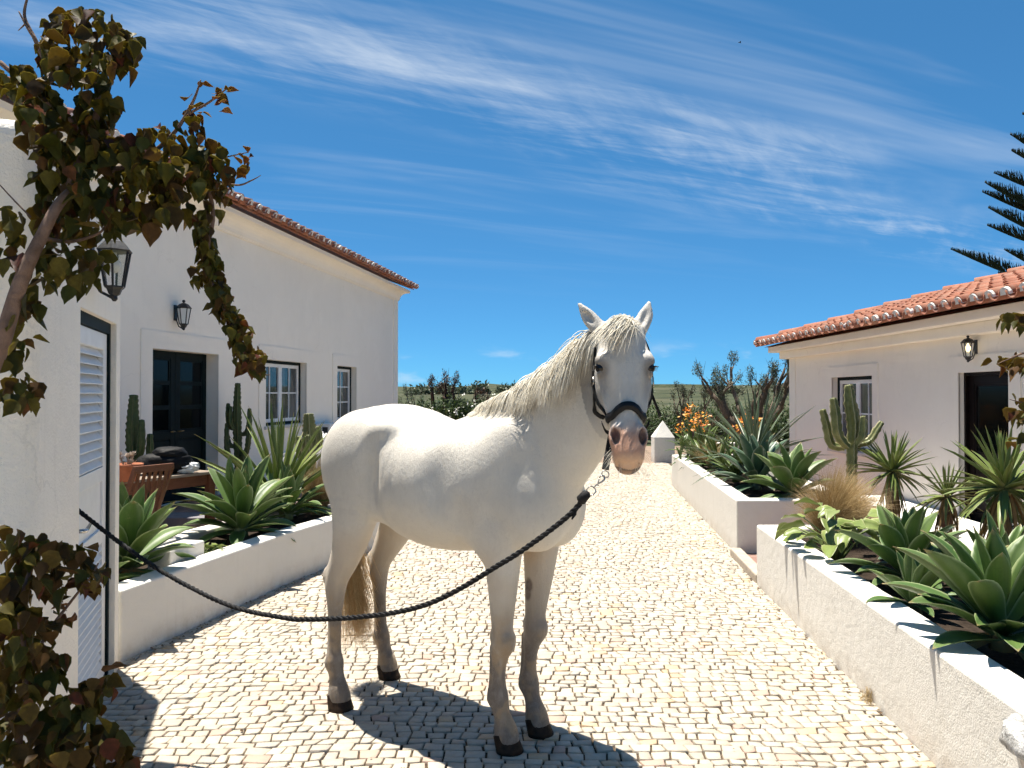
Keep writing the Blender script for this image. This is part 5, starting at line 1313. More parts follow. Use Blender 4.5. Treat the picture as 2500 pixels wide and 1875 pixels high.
def euphorbia(loc, trunk, arms, label, mat, rad, ribs=4, group='tall cactus-like euphorbias'):
    root = empty('euphorbia', tuple(loc), 0, label, 'cactus', group); q = lambda pts: [tuple(Vector(p)) for p in pts]
    ribbed(q(trunk), rad[0], ribs, mat, 'stem', root, seed=1)
    for i, (p, rd_) in enumerate(arms): ribbed(q(p), rd_, ribs, mat, 'arm', root, seed=i+2)
    return root
# big one on the right: built from its base at the terrace
E0 = Vector((3.04, 7.0, .02))
def eb(px, py, dd=0.0):
    p = at(px, py, 7.0 + dd) - E0; return (p.x, p.y, p.z)
rr_ = lambda a, b, c: [a*.85, b*.82, b*.82, c*.85]
euphorbia(E0, [(0, 0, 0), eb(2066, 1260), eb(2078, 1180), eb(2080, 1090)], [
    ([eb(2080, 1095), eb(2083, 1040), eb(2076, 985), eb(2072, 940)], rr_(.055, .072, .045)),
    ([eb(2070, 1092, -.02), eb(2046, 1060, -.05), eb(2040, 1010, -.05), eb(2034, 972, -.05)], rr_(.04, .058, .035)),
    ([eb(2062, 1092, .03), eb(2030, 1085, .05), eb(2018, 1040, .05), eb(2008, 1000, .05)], rr_(.04, .05, .034)),
    ([eb(2090, 1085, -.04), eb(2104, 1065, -.07), eb(2108, 1035, -.07), eb(2106, 1016, -.07)], rr_(.035, .05, .032)),
    ([eb(2090, 1085, .05), eb(2122, 1076, .05), eb(2140, 1050, .06), eb(2153, 1030, .06)], rr_(.04, .045, .030)),
    ([eb(2084, 1088, .10), eb(2090, 1050, .16), eb(2088, 1010, .17), eb(2086, 985, .17)], rr_(.04, .05, .03))],
    'pale green candelabra euphorbia in front of the right-hand window', CACT, ([.050, .058, .055, .050],))
def eu_wall(base, H, label, seed, s=1.0):
    r = random.Random(seed)
    pot((base[0], base[1], base[2]), .19, .22, 'dark red pot at the foot of ' + label, plain('dark_red_pot', (.12, .035, .025), .6, .25)) if seed == 2 else None
    A = [(0, 0, .1), (.01, 0, H*.35), (-.01, 0, H*.7), (0, 0, H)]; arms = []
    for k in range(7):
        z = H * r.uniform(.16, .62); a = r.uniform(-.6, .6) + (0 if k % 2 else math.pi); o = r.uniform(.12, .24) * s; h = H * r.uniform(.18, .34)
        arms.append(([(0, 0, z), (math.cos(a)*o*.7, math.sin(a)*o*.7, z + .02), (math.cos(a)*o, math.sin(a)*o, z + h*.4), (math.cos(a)*o*1.02, math.sin(a)*o, z + h)], [.03*s, .05*s, .055*s, .035*s]))
    return euphorbia(base, A, arms, label, CACT2, ([.05*s, .075*s, .085*s, .05*s],), 5)
eu_wall((-4.40, 8.95, .10), 1.49, 'dark green cactus standing left of the double door', 1, .95)
eu_wall((-4.03, 11.3, .10), 1.66, 'dark green cactus standing right of the double door', 2, .8)
euphorbia((-2.50, 9.45, .10), [(0, 0, 0), (0, 0, .5), (.01, 0, .95), (0, 0, 1.26)], [([(0, 0, .7), (-.09, 0, .74), (-.12, 0, .86), (-.12, 0, .98)], [.04, .06, .055, .03]), ([(0, 0, .8), (.09, .03, .84), (.12, .03, .95), (.11, .03, 1.1)], [.04, .06, .055, .03]), ([(0, 0, .6), (.02, -.09, .66), (.03, -.1, .8), (.02, -.1, 1.0)], [.04, .055, .05, .03])],
    'yellowish cactus behind the sword-leaved yucca, below the left window', CACT, ([.06, .09, .10, .06],), 5)

# ---- ornamental grass
GRASS = hair_material('dry_grass', (.34, .22, .09), (.52, .37, .17), (.68, .54, .32))
def tuft(loc, H, W, n, label, seed=1, lean=(0, 0), fan=1.0):
    r = random.Random(seed); root = empty('ornamental_grass', tuple(loc), 0, label, 'grass', 'tufts of feathery tan grass'); paths = []; rads = []
    for i in range(n):
        a = r.uniform(0, 6.28); q = r.random() ** .6; s = W * q * fan; h = H * r.uniform(.55, 1.1) * (1 - .3*q)
        b = Vector((math.cos(a)*.06*q, math.sin(a)*.06*q, 0)); tip = Vector((math.cos(a)*s + lean[0]*r.random(), math.sin(a)*s + lean[1]*r.random(), h - s*r.uniform(0, .5)))
        mid = Vector((tip.x*.35, tip.y*.35, h*.72)); pth = []
        for k in range(9):
            t = k/8; p = b*(1-t)**2 + mid*(2*t*(1-t)) + tip*t*t; pth.append(p + Vector((r.gauss(0, .006), r.gauss(0, .006), 0))*t)
        paths.append(pth); rads.append(r.uniform(.0009, .0022))
    tag(link('blades', strands_mesh('blades', paths, rads, GRASS), root), kind='stuff'); return root
tuft((2.50, 6.08, .42), .66, .38, 3200, 'feathery tan grass between the agaves and the euphorbia on the right', 1, (.18, -.05))
tuft((-2.02, 8.0, .34), .66, .30, 1600, 'feathery tan grass half hidden behind the hindquarters of the horse', 2, (.1, 0))
tuft((3.05, 11.7, .46), .55, .35, 800, 'pale dry grass below the orange cannas in the far planter', 3, (-.1, -.1))

# ---- plants with broad single leaves
def broad_plant(name, loc, n, H, L, W, mat, label, category, seed=1, spread=.35, prof='heart', down=.9, stalk=.006):
    r = random.Random(seed); root = empty(name, tuple(loc), 0, label, category)
    lv = [leaf_mesh('leaf', 1.0, W/L, R(10), -r.uniform(.3, 1.2), .35, mat, prof, 7, 4, .006, .05, q) for q in range(4)]
    sm = plain('green_stalk', (.20, .26, .08), .5, .2, 20., .2, 60., .3)
    for i in range(n):
        a = r.uniform(0, 6.28); q = r.random() ** .7; s = spread * q; h = H * r.uniform(.45, 1.05) * (1 - .45*q)
        p = Vector((math.cos(a)*s, math.sin(a)*s, h)); m = MB(); m.tube([(math.cos(a)*.03, math.sin(a)*.03, 0), (p.x*.45, p.y*.45, h*.7), tuple(p)], [stalk*1.4, stalk, stalk*.7], 5)
        st = m.build('stalk', sm, root, True); o = link('leaf', lv[r.randrange(4)], root); o.location = p; sc = L * r.uniform(.7, 1.15)
        o.rotation_euler = (r.gauss(0, .5), down * r.uniform(-.1, .8), a + r.gauss(0, .4)); o.scale = (sc, sc, sc)
    return root
broad_plant('arrowhead_plant', (2.28, 5.42, .43), 30, .46, .20, .14, PALE, 'pale yellow-green broad-leaved plant drooping over the near right planter', 'plant', 3, .32)
broad_plant('ground_plant', (-2.32, 5.78, .34), 22, .14, .09, .07, PALE, 'small bright green herb in front of the large left agave', 'plant', 4, .2, stalk=.003)
broad_plant('ground_plant', (-2.26, 6.02, .34), 16, .10, .09, .07, STRAP, 'low dark green herb along the wall below the large left agave', 'plant', 5, .2, stalk=.003)
# strap-leaved plants and cannas in the far planter
for i, (x, y, L, sd_) in enumerate(((2.72, 9.75, .55, 31), (2.82, 10.9, .6, 32), (2.86, 11.9, .6, 33), (2.95, 12.9, .62, 34))):
    rosette('strap_plant', (x + .12, y, .52), L, STRAP, ('dark strap-leaved plant overhanging the far planter beside the blue-green agave', 'strap-leaved plant overhanging the far planter in front of the grey yucca', 'third strap-leaved plant along the far planter, left of the pale dry grass', 'strap-leaved plant at the far end of the far planter by the pillar')[i], 40, .11, 'strap', .3, 2, 80, 1.1, 'strap-leaved plants in the far planter', 'plant', sd_, thick=.004, k=2, nseg=6)
PETAL = hair_material('canna_petal', (.55, .12, .02), (.80, .30, .03), (.85, .50, .08))
def canna(loc, H, n, label, seed):
    r = random.Random(seed); root = empty('canna', tuple(loc), 0, label, 'flower', 'orange cannas'); lv = leaf_mesh('leaf', 1.0, .26, R(62), -.7, .4, STRAP, 'strap', 7, 3, .006, .02, 2)
    sm = plain('green_stalk', (.20, .26, .08))
    for i in range(n):
        b = Vector((r.gauss(0, .10), r.gauss(0, .14), 0)); h = H * r.uniform(.75, 1.05); m = MB(); m.tube([b, b + Vector((r.gauss(0, .02), r.gauss(0, .02), h))], [.010, .006], 5); m.build('stalk', sm, root)
        for k in range(4): o = link('leaf', lv, root); o.location = b + Vector((0, 0, h*(.05 + .14*k))); s = H*.42*r.uniform(.7, 1.1); o.scale = (s, s, s); o.rotation_euler = (r.gauss(0, .2), r.gauss(0, .2), r.uniform(0, 6.28))
        m = MB()
        for k in range(26):
            c = b + Vector((r.gauss(0, .035), r.gauss(0, .035), h + r.uniform(-.12, .07))); d = Vector((r.gauss(0, 1), r.gauss(0, 1), r.gauss(.3, 1))).normalized(); e = d.orthogonal().normalized(); q = .03*r.uniform(.6, 1.3)
            m.add([c, c + d*q + e*q*.45, c + d*q*1.9, c + d*q - e*q*.45], [(0, 1, 2, 3)])
        m.build('flower', PETAL, root)
canna((2.93, 12.45, .46), .80, 5, 'orange cannas flowering near the white pillar', 1); canna((3.08, 13.15, .46), .95, 3, 'taller yellow-orange canna behind the others at the far end', 2); canna((3.45, 11.4, .46), .78, 4, 'orange cannas showing behind the grey yucca', 3)
# ================================================================== TREES, HEDGES AND CLIMBERS
def leaf_cloud(blobs, n, size, seed=1, flat=.5, asp=.5):
    """n small leaves (folded quads) on and in the blobs: (centre, radii, weight)"""
    r = np.random.default_rng(seed); w = np.array([b[2] for b in blobs], float); w /= w.sum(); ids = r.choice(len(blobs), n, p=w)
    C = np.array([b[0] for b in blobs], float)[ids]; Rd = np.array([b[1] for b in blobs], float)[ids]
    D = r.normal(size=(n, 3)); D /= np.linalg.norm(D, axis=1)[:, None]; P = C + D * Rd * (r.random((n, 1)) ** .33) * r.uniform(.7, 1.12, (n, 1))
    A = r.normal(size=(n, 3)) + np.array((0, 0, .1)); A /= np.linalg.norm(A, axis=1)[:, None]
    B = np.cross(A, r.normal(size=(n, 3))); B /= np.linalg.norm(B, axis=1)[:, None]; Nn = np.cross(A, B); s = size * r.uniform(.6, 1.4, (n, 1))
    V = np.stack([P, P + A*s*.5 + B*s*asp*.5 + Nn*s*.12, P + A*s, P + A*s*.5 - B*s*asp*.5 + Nn*s*.12], 1)
    return V.reshape(-1, 3), np.arange(4*n).reshape(-1, 4)
def foliage_mat(name, c1, c2, c3, tr=.22, rough=.5):
    t = NT(name); g = t.N('ShaderNodeNewGeometry'); p = t.coord('pos'); n = t.noise(p, 2.2, 3, .6)
    f = t.math('ADD', t.math('MULTIPLY', g.outputs['Random Per Island'], .7), t.math('MULTIPLY', n, .3))
    c = t.ramp(f, [(.15, c1), (.5, c2), (.85, c3)]); t.done(c, rough, None, .35); return t.translucent(c, tr)
OLIVE = foliage_mat('olive_leaves', (.040, .055, .028), (.085, .105, .060), (.16, .18, .11))
DARKF = foliage_mat('dark_leaves', (.016, .030, .008), (.036, .062, .016), (.075, .105, .030), .2, .45)
HEDGE = foliage_mat('hedge_leaves', (.018, .040, .007), (.045, .085, .015), (.085, .135, .028))
RUST = foliage_mat('rusty_twigs', (.030, .016, .010), (.065, .035, .020), (.11, .065, .035))
BARK = plain('grey_bark', (.115, .088, .066), .9, .4, 14., .9, 40., .15, bdist=.02)
def limb(m, p0, d, ln, r0, rr, depth, ends, wob=.25, split=3, spread=.55, upb=.15, dec=.72):
    pts = [p0]; rad = [r0]; d = d.normalized(); n = 5
    for k in range(n):
        d = (d + Vector((rr.gauss(0, wob*.4), rr.gauss(0, wob*.4), rr.gauss(0, wob*.25) + upb*.2))).normalized(); pts.append(pts[-1] + d*ln/n); rad.append(r0*(1 - .32*(k+1)/n))
    m.tube(pts, rad, 7)
    if depth == 0: ends.append((pts[-1], d)); return
    for q in range(split):
        ax = Vector((rr.gauss(0, 1), rr.gauss(0, 1), rr.gauss(0, .6))); dd = (d + ax.normalized()*spread*rr.uniform(.7, 1.5) + Vector((0, 0, upb))).normalized()
        limb(m, pts[-1] if q else pts[-1], dd, ln*dec*rr.uniform(.75, 1.15), rad[-1]*.80, rr, depth-1, ends, wob, max(2, split-1), spread, upb, dec)
    for q in (2, 3):
        if rr.random() < .5: ends.append((pts[q], Vector((rr.gauss(0, 1), rr.gauss(0, 1), 1)).normalized()))
def pollard(loc, label, h, seed, leafn, leafmat, sprig=.45, starts=5, size=.075, thick=.10, depth=2, barkm=None, group=None):
    rr = random.Random(seed); root = empty('pollarded_tree', tuple(loc), 0, label, 'tree', group); m = MB(); ends = []
    m.tube([(0, 0, -.1), (.02, .01, h*.12), (.0, .03, h*.26)], [thick*1.7, thick*1.35, thick*1.3], 9)
    for k in range(starts):
        a = 2*math.pi*k/starts + rr.gauss(0, .3); el = rr.uniform(.55, 1.5)
        limb(m, Vector((math.cos(a)*thick*.5, math.sin(a)*thick*.5, h*rr.uniform(.12, .25))), Vector((math.cos(a), math.sin(a)*.8, el)), h*.33*rr.uniform(.8, 1.2), thick*rr.uniform(.55, .85), rr, depth, ends, .3, 2, .5, .25)
    m.build('trunk', barkm or BARK, root, True)
    bl = [(tuple(p + d*sprig*.45*h/2.2 + Vector((0, 0, .06))), (.085*h/2.2, .085*h/2.2, sprig*.42*h/2.2), 1.0) for p, d in ends]
    V, F = leaf_cloud(bl, leafn, size, seed, asp=.28); tag(link('crown', mesh_np('crown', V, F, leafmat), root), kind='stuff')
    tw = MB()
    for p, d in ends:
        for q in range(4): e = p + (d + Vector((rr.gauss(0, .35), rr.gauss(0, .35), .8))).normalized()*sprig*h/2.2*rr.uniform(.5, 1.1); tw.tube([p, (p+e)/2 + Vector((rr.gauss(0, .02), rr.gauss(0, .02), 0)), e], [.007, .005, .002], 4, 0, False)
    tag(tw.build('twigs', barkm or BARK, root), kind='stuff'); return root
pollard((6.15, 19.4, -.05), 'pollarded olive tree with thick bare limbs, left of the right-hand house', 2.55, 5, 7600, OLIVE, .42, 9, .060, .16, 2)
pollard((5.0, 21.0, -.05), 'low half-bare olive tree behind the orange cannas', 1.85, 9, 2600, OLIVE, .45, 4, .06, .08, 2)
pollard((-1.75, 24.0, -.1), 'rusty pollarded tree rising above the back of the horse', 2.55, 12, 2400, RUST, .50, 6, .07, .16, 1, plain('dark_bark', (.055, .035, .026), .9, .4, 14., .9, 40., .15))
pollard((-3.0, 27.0, -.2), 'thin sprouting tree next to the corner of the left house', 2.3, 14, 1500, OLIVE, .6, 4, .07, .06, 1)
def shrub(name, loc, blobs, n, size, mat, label, category, seed=1, group=None, flowers=0):
    root = empty(name, tuple(loc), 0, label, category, group); rr = random.Random(seed)
    m = MB()
    for c, rd_, w in blobs:
        for q in range(3): m.tube([(c[0]*.2, c[1]*.2, 0), (c[0]*.7 + rr.gauss(0, .05), c[1]*.7, c[2]*.6), (c[0] + rr.gauss(0, rd_[0]*.4), c[1], c[2] + rd_[2]*.5)], [.02, .014, .006], 5)
    m.build('stems', BARK, root, True)
    V, F = leaf_cloud(blobs, n, size, seed); tag(link('foliage', mesh_np('foliage', V, F, mat), root), kind='stuff')
    if flowers:
        fm = MB()
        for q in range(flowers):
            c, rd_, w = blobs[rr.randrange(len(blobs))]; p = Vector(c) + Vector((rr.gauss(0, .5)*rd_[0], -rd_[1]*rr.uniform(.8, 1.05), rr.gauss(0, .5)*rd_[2]))
            for k in range(3): d = Vector((rr.gauss(0, 1), rr.gauss(-.6, .6), rr.gauss(0, 1))).normalized(); e = d.orthogonal().normalized(); s = .035; fm.add([p, p+d*s+e*s*.6, p+d*s*1.7, p+d*s-e*s*.6], [(0, 1, 2, 3)])
        fm.build('flowers', plain('white_petal', (.75, .74, .68), .6, .05, 8., 0), root)
    return root
rb = random.Random(8)
def hedge_blobs(x0, x1, y, h, dy, step=.55, v=.12): 
    b = []; x = x0
    while x < x1: b.append(((x, y + rb.gauss(0, .12), h*.46), (.5, dy, h*.52 + rb.gauss(0, v*.4)), 1.0)); x += step
    return b
shrub('hedge', (0, 26.0, -.1), hedge_blobs(3.2, 12.5, 0, 1.5, .55), 15000, .085, HEDGE, 'long bright green clipped hedge behind the olive trees', 'hedge', 3)
shrub('oleander', (-1.2, 21.5, -.1), [((-1.4, 0, .8), (.7, .5, .78), 1), ((-.6, .2, .85), (.7, .5, .82), 1), ((.2, 0, .80), (.7, .5, .76), 1), ((.9, .3, .75), (.7, .5, .74), 1), ((-2.1, .5, .75), (.6, .5, .75), .9), ((1.7, .2, .65), (.7, .5, .66), 1), ((-.2, -.3, 1.15), (.5, .4, .4), .5)], 15000, .10, DARKF, 'dark leafy oleander with white flowers behind the back of the horse', 'shrub', 5, None, 46)
shrub('shrub', (-2.6, 33.0, -.3), [((0, 0, .9), (1.0, .8, .9), 1), ((.8, .4, .8), (.9, .8, .85), 1)], 5000, .10, OLIVE, 'rounded grey-green shrub between the house corner and the rusty tree', 'shrub', 6)
shrub('shrub', (1.3, 30.0, -.2), [((0, 0, .6), (1.3, .8, .75), 1), ((1.6, .4, .6), (1.2, .8, .7), 1)], 6000, .11, DARKF, 'low dark shrubs glimpsed behind the neck of the horse', 'shrub', 7)
shrub('shrub', (6.9, 16.9, 0), [((0, 0, .75), (1.2, .5, .75), 1), ((-.9, .2, .5), (.6, .4, .5), 1)], 7000, .08, DARKF, 'very dark shrub in the shade behind the low white wall', 'shrub', 8)
shrub('shrub', (4.7, 6.7, .02), [((0, 0, .80), (.30, .28, .26), 1), ((.22, -.1, .98), (.26, .24, .22), 1), ((-.22, .05, .62), (.26, .24, .26), 1), ((.3, .1, .6), (.3, .28, .3), 1)], 3000, .055, DARKF, 'dark potted shrub with small leaves in front of the right-hand door', 'shrub', 9)
shrub('tree_line', (-4, 190, 1.0), [((x, rb.gauss(0, 8), 1.0), (rb.uniform(2, 5), 3, rb.uniform(1.2, 2.6)), 1) for x in (-18, -13, -9, -4, 2, 5, 9, 12, 30, 38, 60, 71, 90)], 9000, .9, OLIVE, 'far row of small trees along the skyline', 'trees', 10)
# ---- Norfolk pine beyond the right-hand house
def norfolk():
    D = 30.0; tx = 2640; base = at(tx, 980, D); base.z = 0; root = empty('norfolk_pine', tuple(base), 0, 'tall tiered pine reaching in from the right edge above the roof', 'tree'); r = random.Random(6)
    m = MB(); m.tube([(0, 0, -.1), (0, 0, 6), (0, 0, 13)], [.32, .24, .10], 9); m.build('trunk', BARK, root, True)
    nm = foliage_mat('pine_needles', (.008, .014, .006), (.018, .026, .012), (.04, .05, .022), .08)
    tips = [(2473, 370, 0), (2431, 424, .5), (2408, 448, -.6), (2401, 470, .2), (2416, 509, -.4), (2414, 552, .6), (2456, 612, -.2), (2325, 610, .1), (2470, 330, -.5), (2440, 668, .3), (2500, 280, .2), (2760, 420, 0), (2840, 520, .5), (2850, 620, -.5), (2800, 330, .2)]
    for px, py, dy in tips:
        tip = at(px, py, D + dy) - base; ln = math.hypot(tip.x, tip.y); z0 = tip.z - abs(tip.x) * .33; st = Vector((0, 0, z0 - .1)); m = MB(); pts = []
        for k in range(13): t = k/12; p = st.lerp(tip, t); p.z -= math.sin(t*math.pi)*.18; pts.append(p)
        m.tube(pts, [.06*(1-.75*k/12) for k in range(13)], 5)
        L = (tip - st).length; n = int(L/.016)
        for q in range(n):
            t = .12 + .88*q/n; i = min(int(t*12), 11); p = pts[i].lerp(pts[i+1], t*12 - i); h = (.10 + .36*min(1, (1-t)*3.2)) * r.uniform(.75, 1.1); sg = r.uniform(-1, 1)
            d = (tip - st).normalized(); e = p + Vector((-.0, sg*.22*min(1, (1-t)*4+.2), 0)) + d*.16*h/.3 + Vector((0, 0, h)); mid = (p+e)/2 + d*.05 - Vector((0, 0, .03)); m.tube([p, mid, e], [.013, .016, .006], 4, 0, False)
        m.build('branch', nm, root)
norfolk()

# ---- bougainvillea in front of the outbuilding
def boug_material():
    t = NT('bougainvillea_leaf'); a = t.N('ShaderNodeAttribute', attribute_name='hue'); p = t.coord('obj'); n = t.noise(p, 1.6, 3, .6); n2 = t.noise(t.coord('pos'), 90., 3, .6)
    c = t.mix(t.rng(n2, .3, .7), a.outputs[0], t.mix(.6, a.outputs[0], (.012, .014, .005))); t.done(c, .55, t.bump(n2, .25, .003), .18); return t.translucent(t.mix(.55, c, (.36, .28, .03)), .46)
BOUG = boug_material()
BL = [(0, 0, 0), (.12, .34, .03), (.36, .48, .05), (.62, .34, .0), (.82, .14, -.05), (1.02, 0, -.12), (.82, -.14, -.05), (.62, -.34, .0), (.36, -.48, .05), (.12, -.34, .03), (.3, 0, -.04), (.6, 0, -.08)]
BF = [(0, 1, 10), (1, 2, 10), (2, 3, 11, 10), (3, 4, 11), (4, 5, 11), (5, 6, 11), (6, 7, 11), (7, 8, 10, 11), (8, 9, 10), (9, 0, 10)]
GREENS = [(.070, .080, .012), (.090, .092, .016), (.12, .105, .018), (.055, .062, .012), (.17, .14, .025)]
BROWNS = [(.105, .062, .018), (.12, .058, .020), (.085, .044, .016), (.15, .10, .022)]
REDS = [(.17, .040, .022), (.13, .030, .020), (.20, .075, .030)]
def climber(name, loc, clumps, stems, label, seed, nparts=290, lsize=.055, category='vine', dens=1.2):
    r = random.Random(seed); root = empty(name, tuple(loc), 0, label, category); loc = Vector(loc); L = []
    for (px, py, d, rx, ry, n, mixr) in clumps:
        n = int(n * (dens if mixr[1] < .5 else 1)); lz = .72 if (d > 2.605 and d < 2.63) else 1.0
        for i in range(n):
            a = r.uniform(0, 6.28); q = math.sqrt(r.random()); p = at(px + rx*q*math.cos(a), py + ry*q*math.sin(a), d + r.gauss(0, .05 + .06*min(rx, ry)/100))
            u = r.random(); hue = r.choice(REDS) if u < mixr[1] else (r.choice(BROWNS) if u < mixr[0] + mixr[1] else r.choice(GREENS)); k = r.uniform(.75, 1.25)
            sz = lsize * min(1.5, max(.4, r.gauss(.92, .26))) * (.72 if mixr[1] > .5 else 1) * lz
            yaw = r.uniform(0, 6.28); pit = r.gauss(-.95, .45) if mixr[1] < .5 else r.gauss(-.1, .6)
            M = Matrix.Rotation(yaw, 3, 'Z') @ Matrix.Rotation(-pit, 3, 'Y') @ Matrix.Rotation(r.gauss(0, .6), 3, 'X'); cv = r.uniform(-.25, .10)
            vs = [p - loc + M @ Vector((x*sz, y*sz*(.85), (z + cv*x*x + .28*abs(y)*r.uniform(.5, 1.2))*sz)) for x, y, z in BL]; vs2 = [v - (M @ Vector((0, 0, .0009))) for v in vs]
            L.append((vs + vs2, tuple(c*k for c in hue), d - sz*2))
    F = [f for f in BF] + [tuple(12 + i for i in f[::-1]) for f in BF]
    def mk(items, nm):
        m = MB(); cols = []
        for vs, c, _ in items: m.add(vs, F); cols += [(*c, 1)]*24
        me = m.mesh(nm, BOUG, True); at_ = me.color_attributes.new('hue', 'FLOAT_COLOR', 'POINT'); at_.data.foreach_set('color', np.array(cols, np.float32).ravel()); return me
    L.sort(key=lambda q: q[2]); 
    for it in L[:nparts]: link('leaf', mk([it], 'leaf'), root)
    if len(L) > nparts: tag(link('leaves', mk(L[nparts:], 'leaves'), root), kind='stuff')
    sm = plain('vine_bark', (.165, .105, .075), .85, .5, 12., .7, 50., .2, bdist=.01)
    for pts, rad, in stems:
        m = MB(); P = crom([tuple(at(*q) - loc) for q in pts], max(8, len(pts)*5)); rr = np.interp(np.linspace(0, 1, len(P)), np.linspace(0, 1, len(rad)), rad); m.tube([tuple(p) for p in P], list(rr), 8); m.build('stem', sm, root, True)
    return root
g_, b_, x_ = (.22, .03), (.55, .06), (.15, .8)
cl = [(205, 105, 2.45, 112, 92, 150, b_), (130, 130, 2.45, 45, 60, 25, b_), (300, 110, 2.45, 35, 60, 26, (.4, .02)), (235, 235, 2.47, 48, 62, 42, g_), (245, 310, 2.5, 40, 40, 20, b_),
      (30, 190, 2.5, 55, 40, 34, g_), (95, 245, 2.5, 60, 45, 40, g_), (70, 300, 2.45, 40, 40, 14, b_), (170, 330, 2.5, 75, 60, 60, b_), (150, 420, 2.5, 75, 75, 75, g_), (260, 410, 2.52, 100, 90, 120, g_),
      (370, 370, 2.55, 75, 75, 80, b_), (420, 440, 2.55, 80, 80, 80, b_), (500, 400, 2.6, 60, 65, 62, (.35, .05)), (530, 460, 2.62, 40, 60, 34, b_), (350, 520, 2.55, 50, 40, 22, b_), (230, 530, 2.5, 80, 50, 48, g_),
      (130, 520, 2.5, 50, 50, 26, g_), (160, 650, 2.42, 70, 60, 30, g_), (110, 620, 2.42, 40, 40, 10, g_), (225, 655, 2.45, 45, 50, 14, g_), (35, 560, 2.4, 30, 50, 12, g_), (25, 640, 2.4, 30, 40, 8, g_), (60, 720, 2.4, 35, 60, 14, g_), (40, 830, 2.38, 40, 60, 14, g_), (45, 940, 2.36, 48, 45, 26, (.35, .02)),
      (500, 255, 2.55, 45, 50, 14, x_), (545, 225, 2.55, 28, 18, 9, x_), (470, 300, 2.55, 40, 30, 12, (.5, .45)), (595, 385, 2.6, 22, 30, 9, x_), (200, 315, 2.5, 60, 20, 14, x_)]
hang = [(490, 540), (500, 590), (515, 640), (500, 665), (530, 700), (545, 735), (565, 780), (585, 820), (600, 860), (625, 885)]
cl += [(x, y, 2.62, 24 if i not in (3,) else 36, 30, 34, (.45, .03) if i < 8 else (.5, .25)) for i, (x, y) in enumerate(hang)]
stems = [([(-190, 2330, 2.2), (-185, 1900, 2.2), (-150, 1400, 2.22), (-60, 1010, 2.25), (0, 850, 2.27), (50, 690, 2.29), (100, 580, 2.32), (150, 490, 2.37), (230, 420, 2.5)], [.034, .032, .030, .026, .024, .021, .018, .015, .01]),
         ([(150, 500, 2.46), (215, 340, 2.48), (240, 250, 2.47), (225, 130, 2.45)], [.014, .012, .010, .006]), ([(110, 150, 2.45), (85, 95, 2.45), (60, 40, 2.45), (68, -10, 2.45)], [.008, .007, .005, .003]), ([(85, 95, 2.45), (68, 70, 2.44), (46, 28, 2.44)], [.005, .004, .002]), ([(60, 60, 2.45), (44, 75, 2.44)], [.003, .001]),
         ([(230, 420, 2.5), (330, 400, 2.54), (420, 330, 2.55), (470, 250, 2.55), (490, 195, 2.55)], [.010, .009, .007, .005, .002]), ([(455, 280, 2.55), (510, 250, 2.55), (555, 215, 2.55)], [.005, .004, .002]),
         ([(330, 400, 2.54), (480, 420, 2.6), (520, 520, 2.62), (505, 650, 2.62), (560, 780, 2.62), (610, 880, 2.62), (636, 912, 2.62), (660, 915, 2.61)], [.008, .008, .007, .006, .005, .004, .002, .001]),
         ([(520, 440, 2.6), (580, 452, 2.6), (615, 440, 2.6), (637, 428, 2.6)], [.005, .0035, .0025, .001]), ([(545, 385, 2.6), (605, 372, 2.6)], [.003, .0015]), ([(0, 452, 2.42), (40, 495, 2.4), (75, 530, 2.4)], [.002, .0025, .003]),
         ([(100, 580, 2.43), (170, 590, 2.43), (240, 570, 2.45), (260, 545, 2.46)], [.008, .006, .004, .003]), ([(0, 152, 2.5), (90, 230, 2.5), (200, 320, 2.5), (230, 420, 2.5)], [.008, .008, .008, .008])]
climber('bougainvillea', (-1.75, 2.3, .0), cl, stems, 'dark bougainvillea arching over the top of the near white wall', 5)
lo = [(30, 1330, 2.25, 45, 45, 24, b_), (110, 1345, 2.25, 60, 40, 40, (.6, .1)), (190, 1345, 2.27, 40, 22, 12, (.6, .2)), (60, 1400, 2.25, 60, 40, 26, b_), (135, 1410, 2.25, 40, 40, 16, (.6, .1)), (215, 1400, 2.28, 40, 30, 20, (.5, .3)), (175, 1440, 2.28, 25, 30, 7, x_), (215, 1440, 2.28, 15, 30, 6, x_), (165, 1500, 2.28, 20, 40, 8, x_),
      (40, 1480, 2.22, 60, 50, 34, b_), (80, 1540, 2.22, 60, 50, 40, b_), (30, 1580, 2.2, 60, 60, 34, b_), (110, 1600, 2.22, 40, 40, 22, (.6, .15)), (140, 1625, 2.22, 30, 30, 10, g_), (50, 1680, 2.2, 70, 60, 46, b_), (255, 1660, 2.3, 40, 22, 16, (.6, .25)), (215, 1700, 2.28, 45, 30, 20, b_), (160, 1720, 2.25, 60, 50, 34, g_), (225, 1760, 2.27, 40, 40, 14, g_),
      (60, 1790, 2.2, 80, 60, 60, b_), (160, 1820, 2.2, 60, 60, 44, (.6, .12)), (250, 1830, 2.25, 60, 50, 40, (.65, .15)), (320, 1845, 2.28, 30, 30, 12, (.6, .3)), (90, 1890, 2.15, 120, 50, 60, b_), (230, 1900, 2.2, 90, 40, 36, b_)]
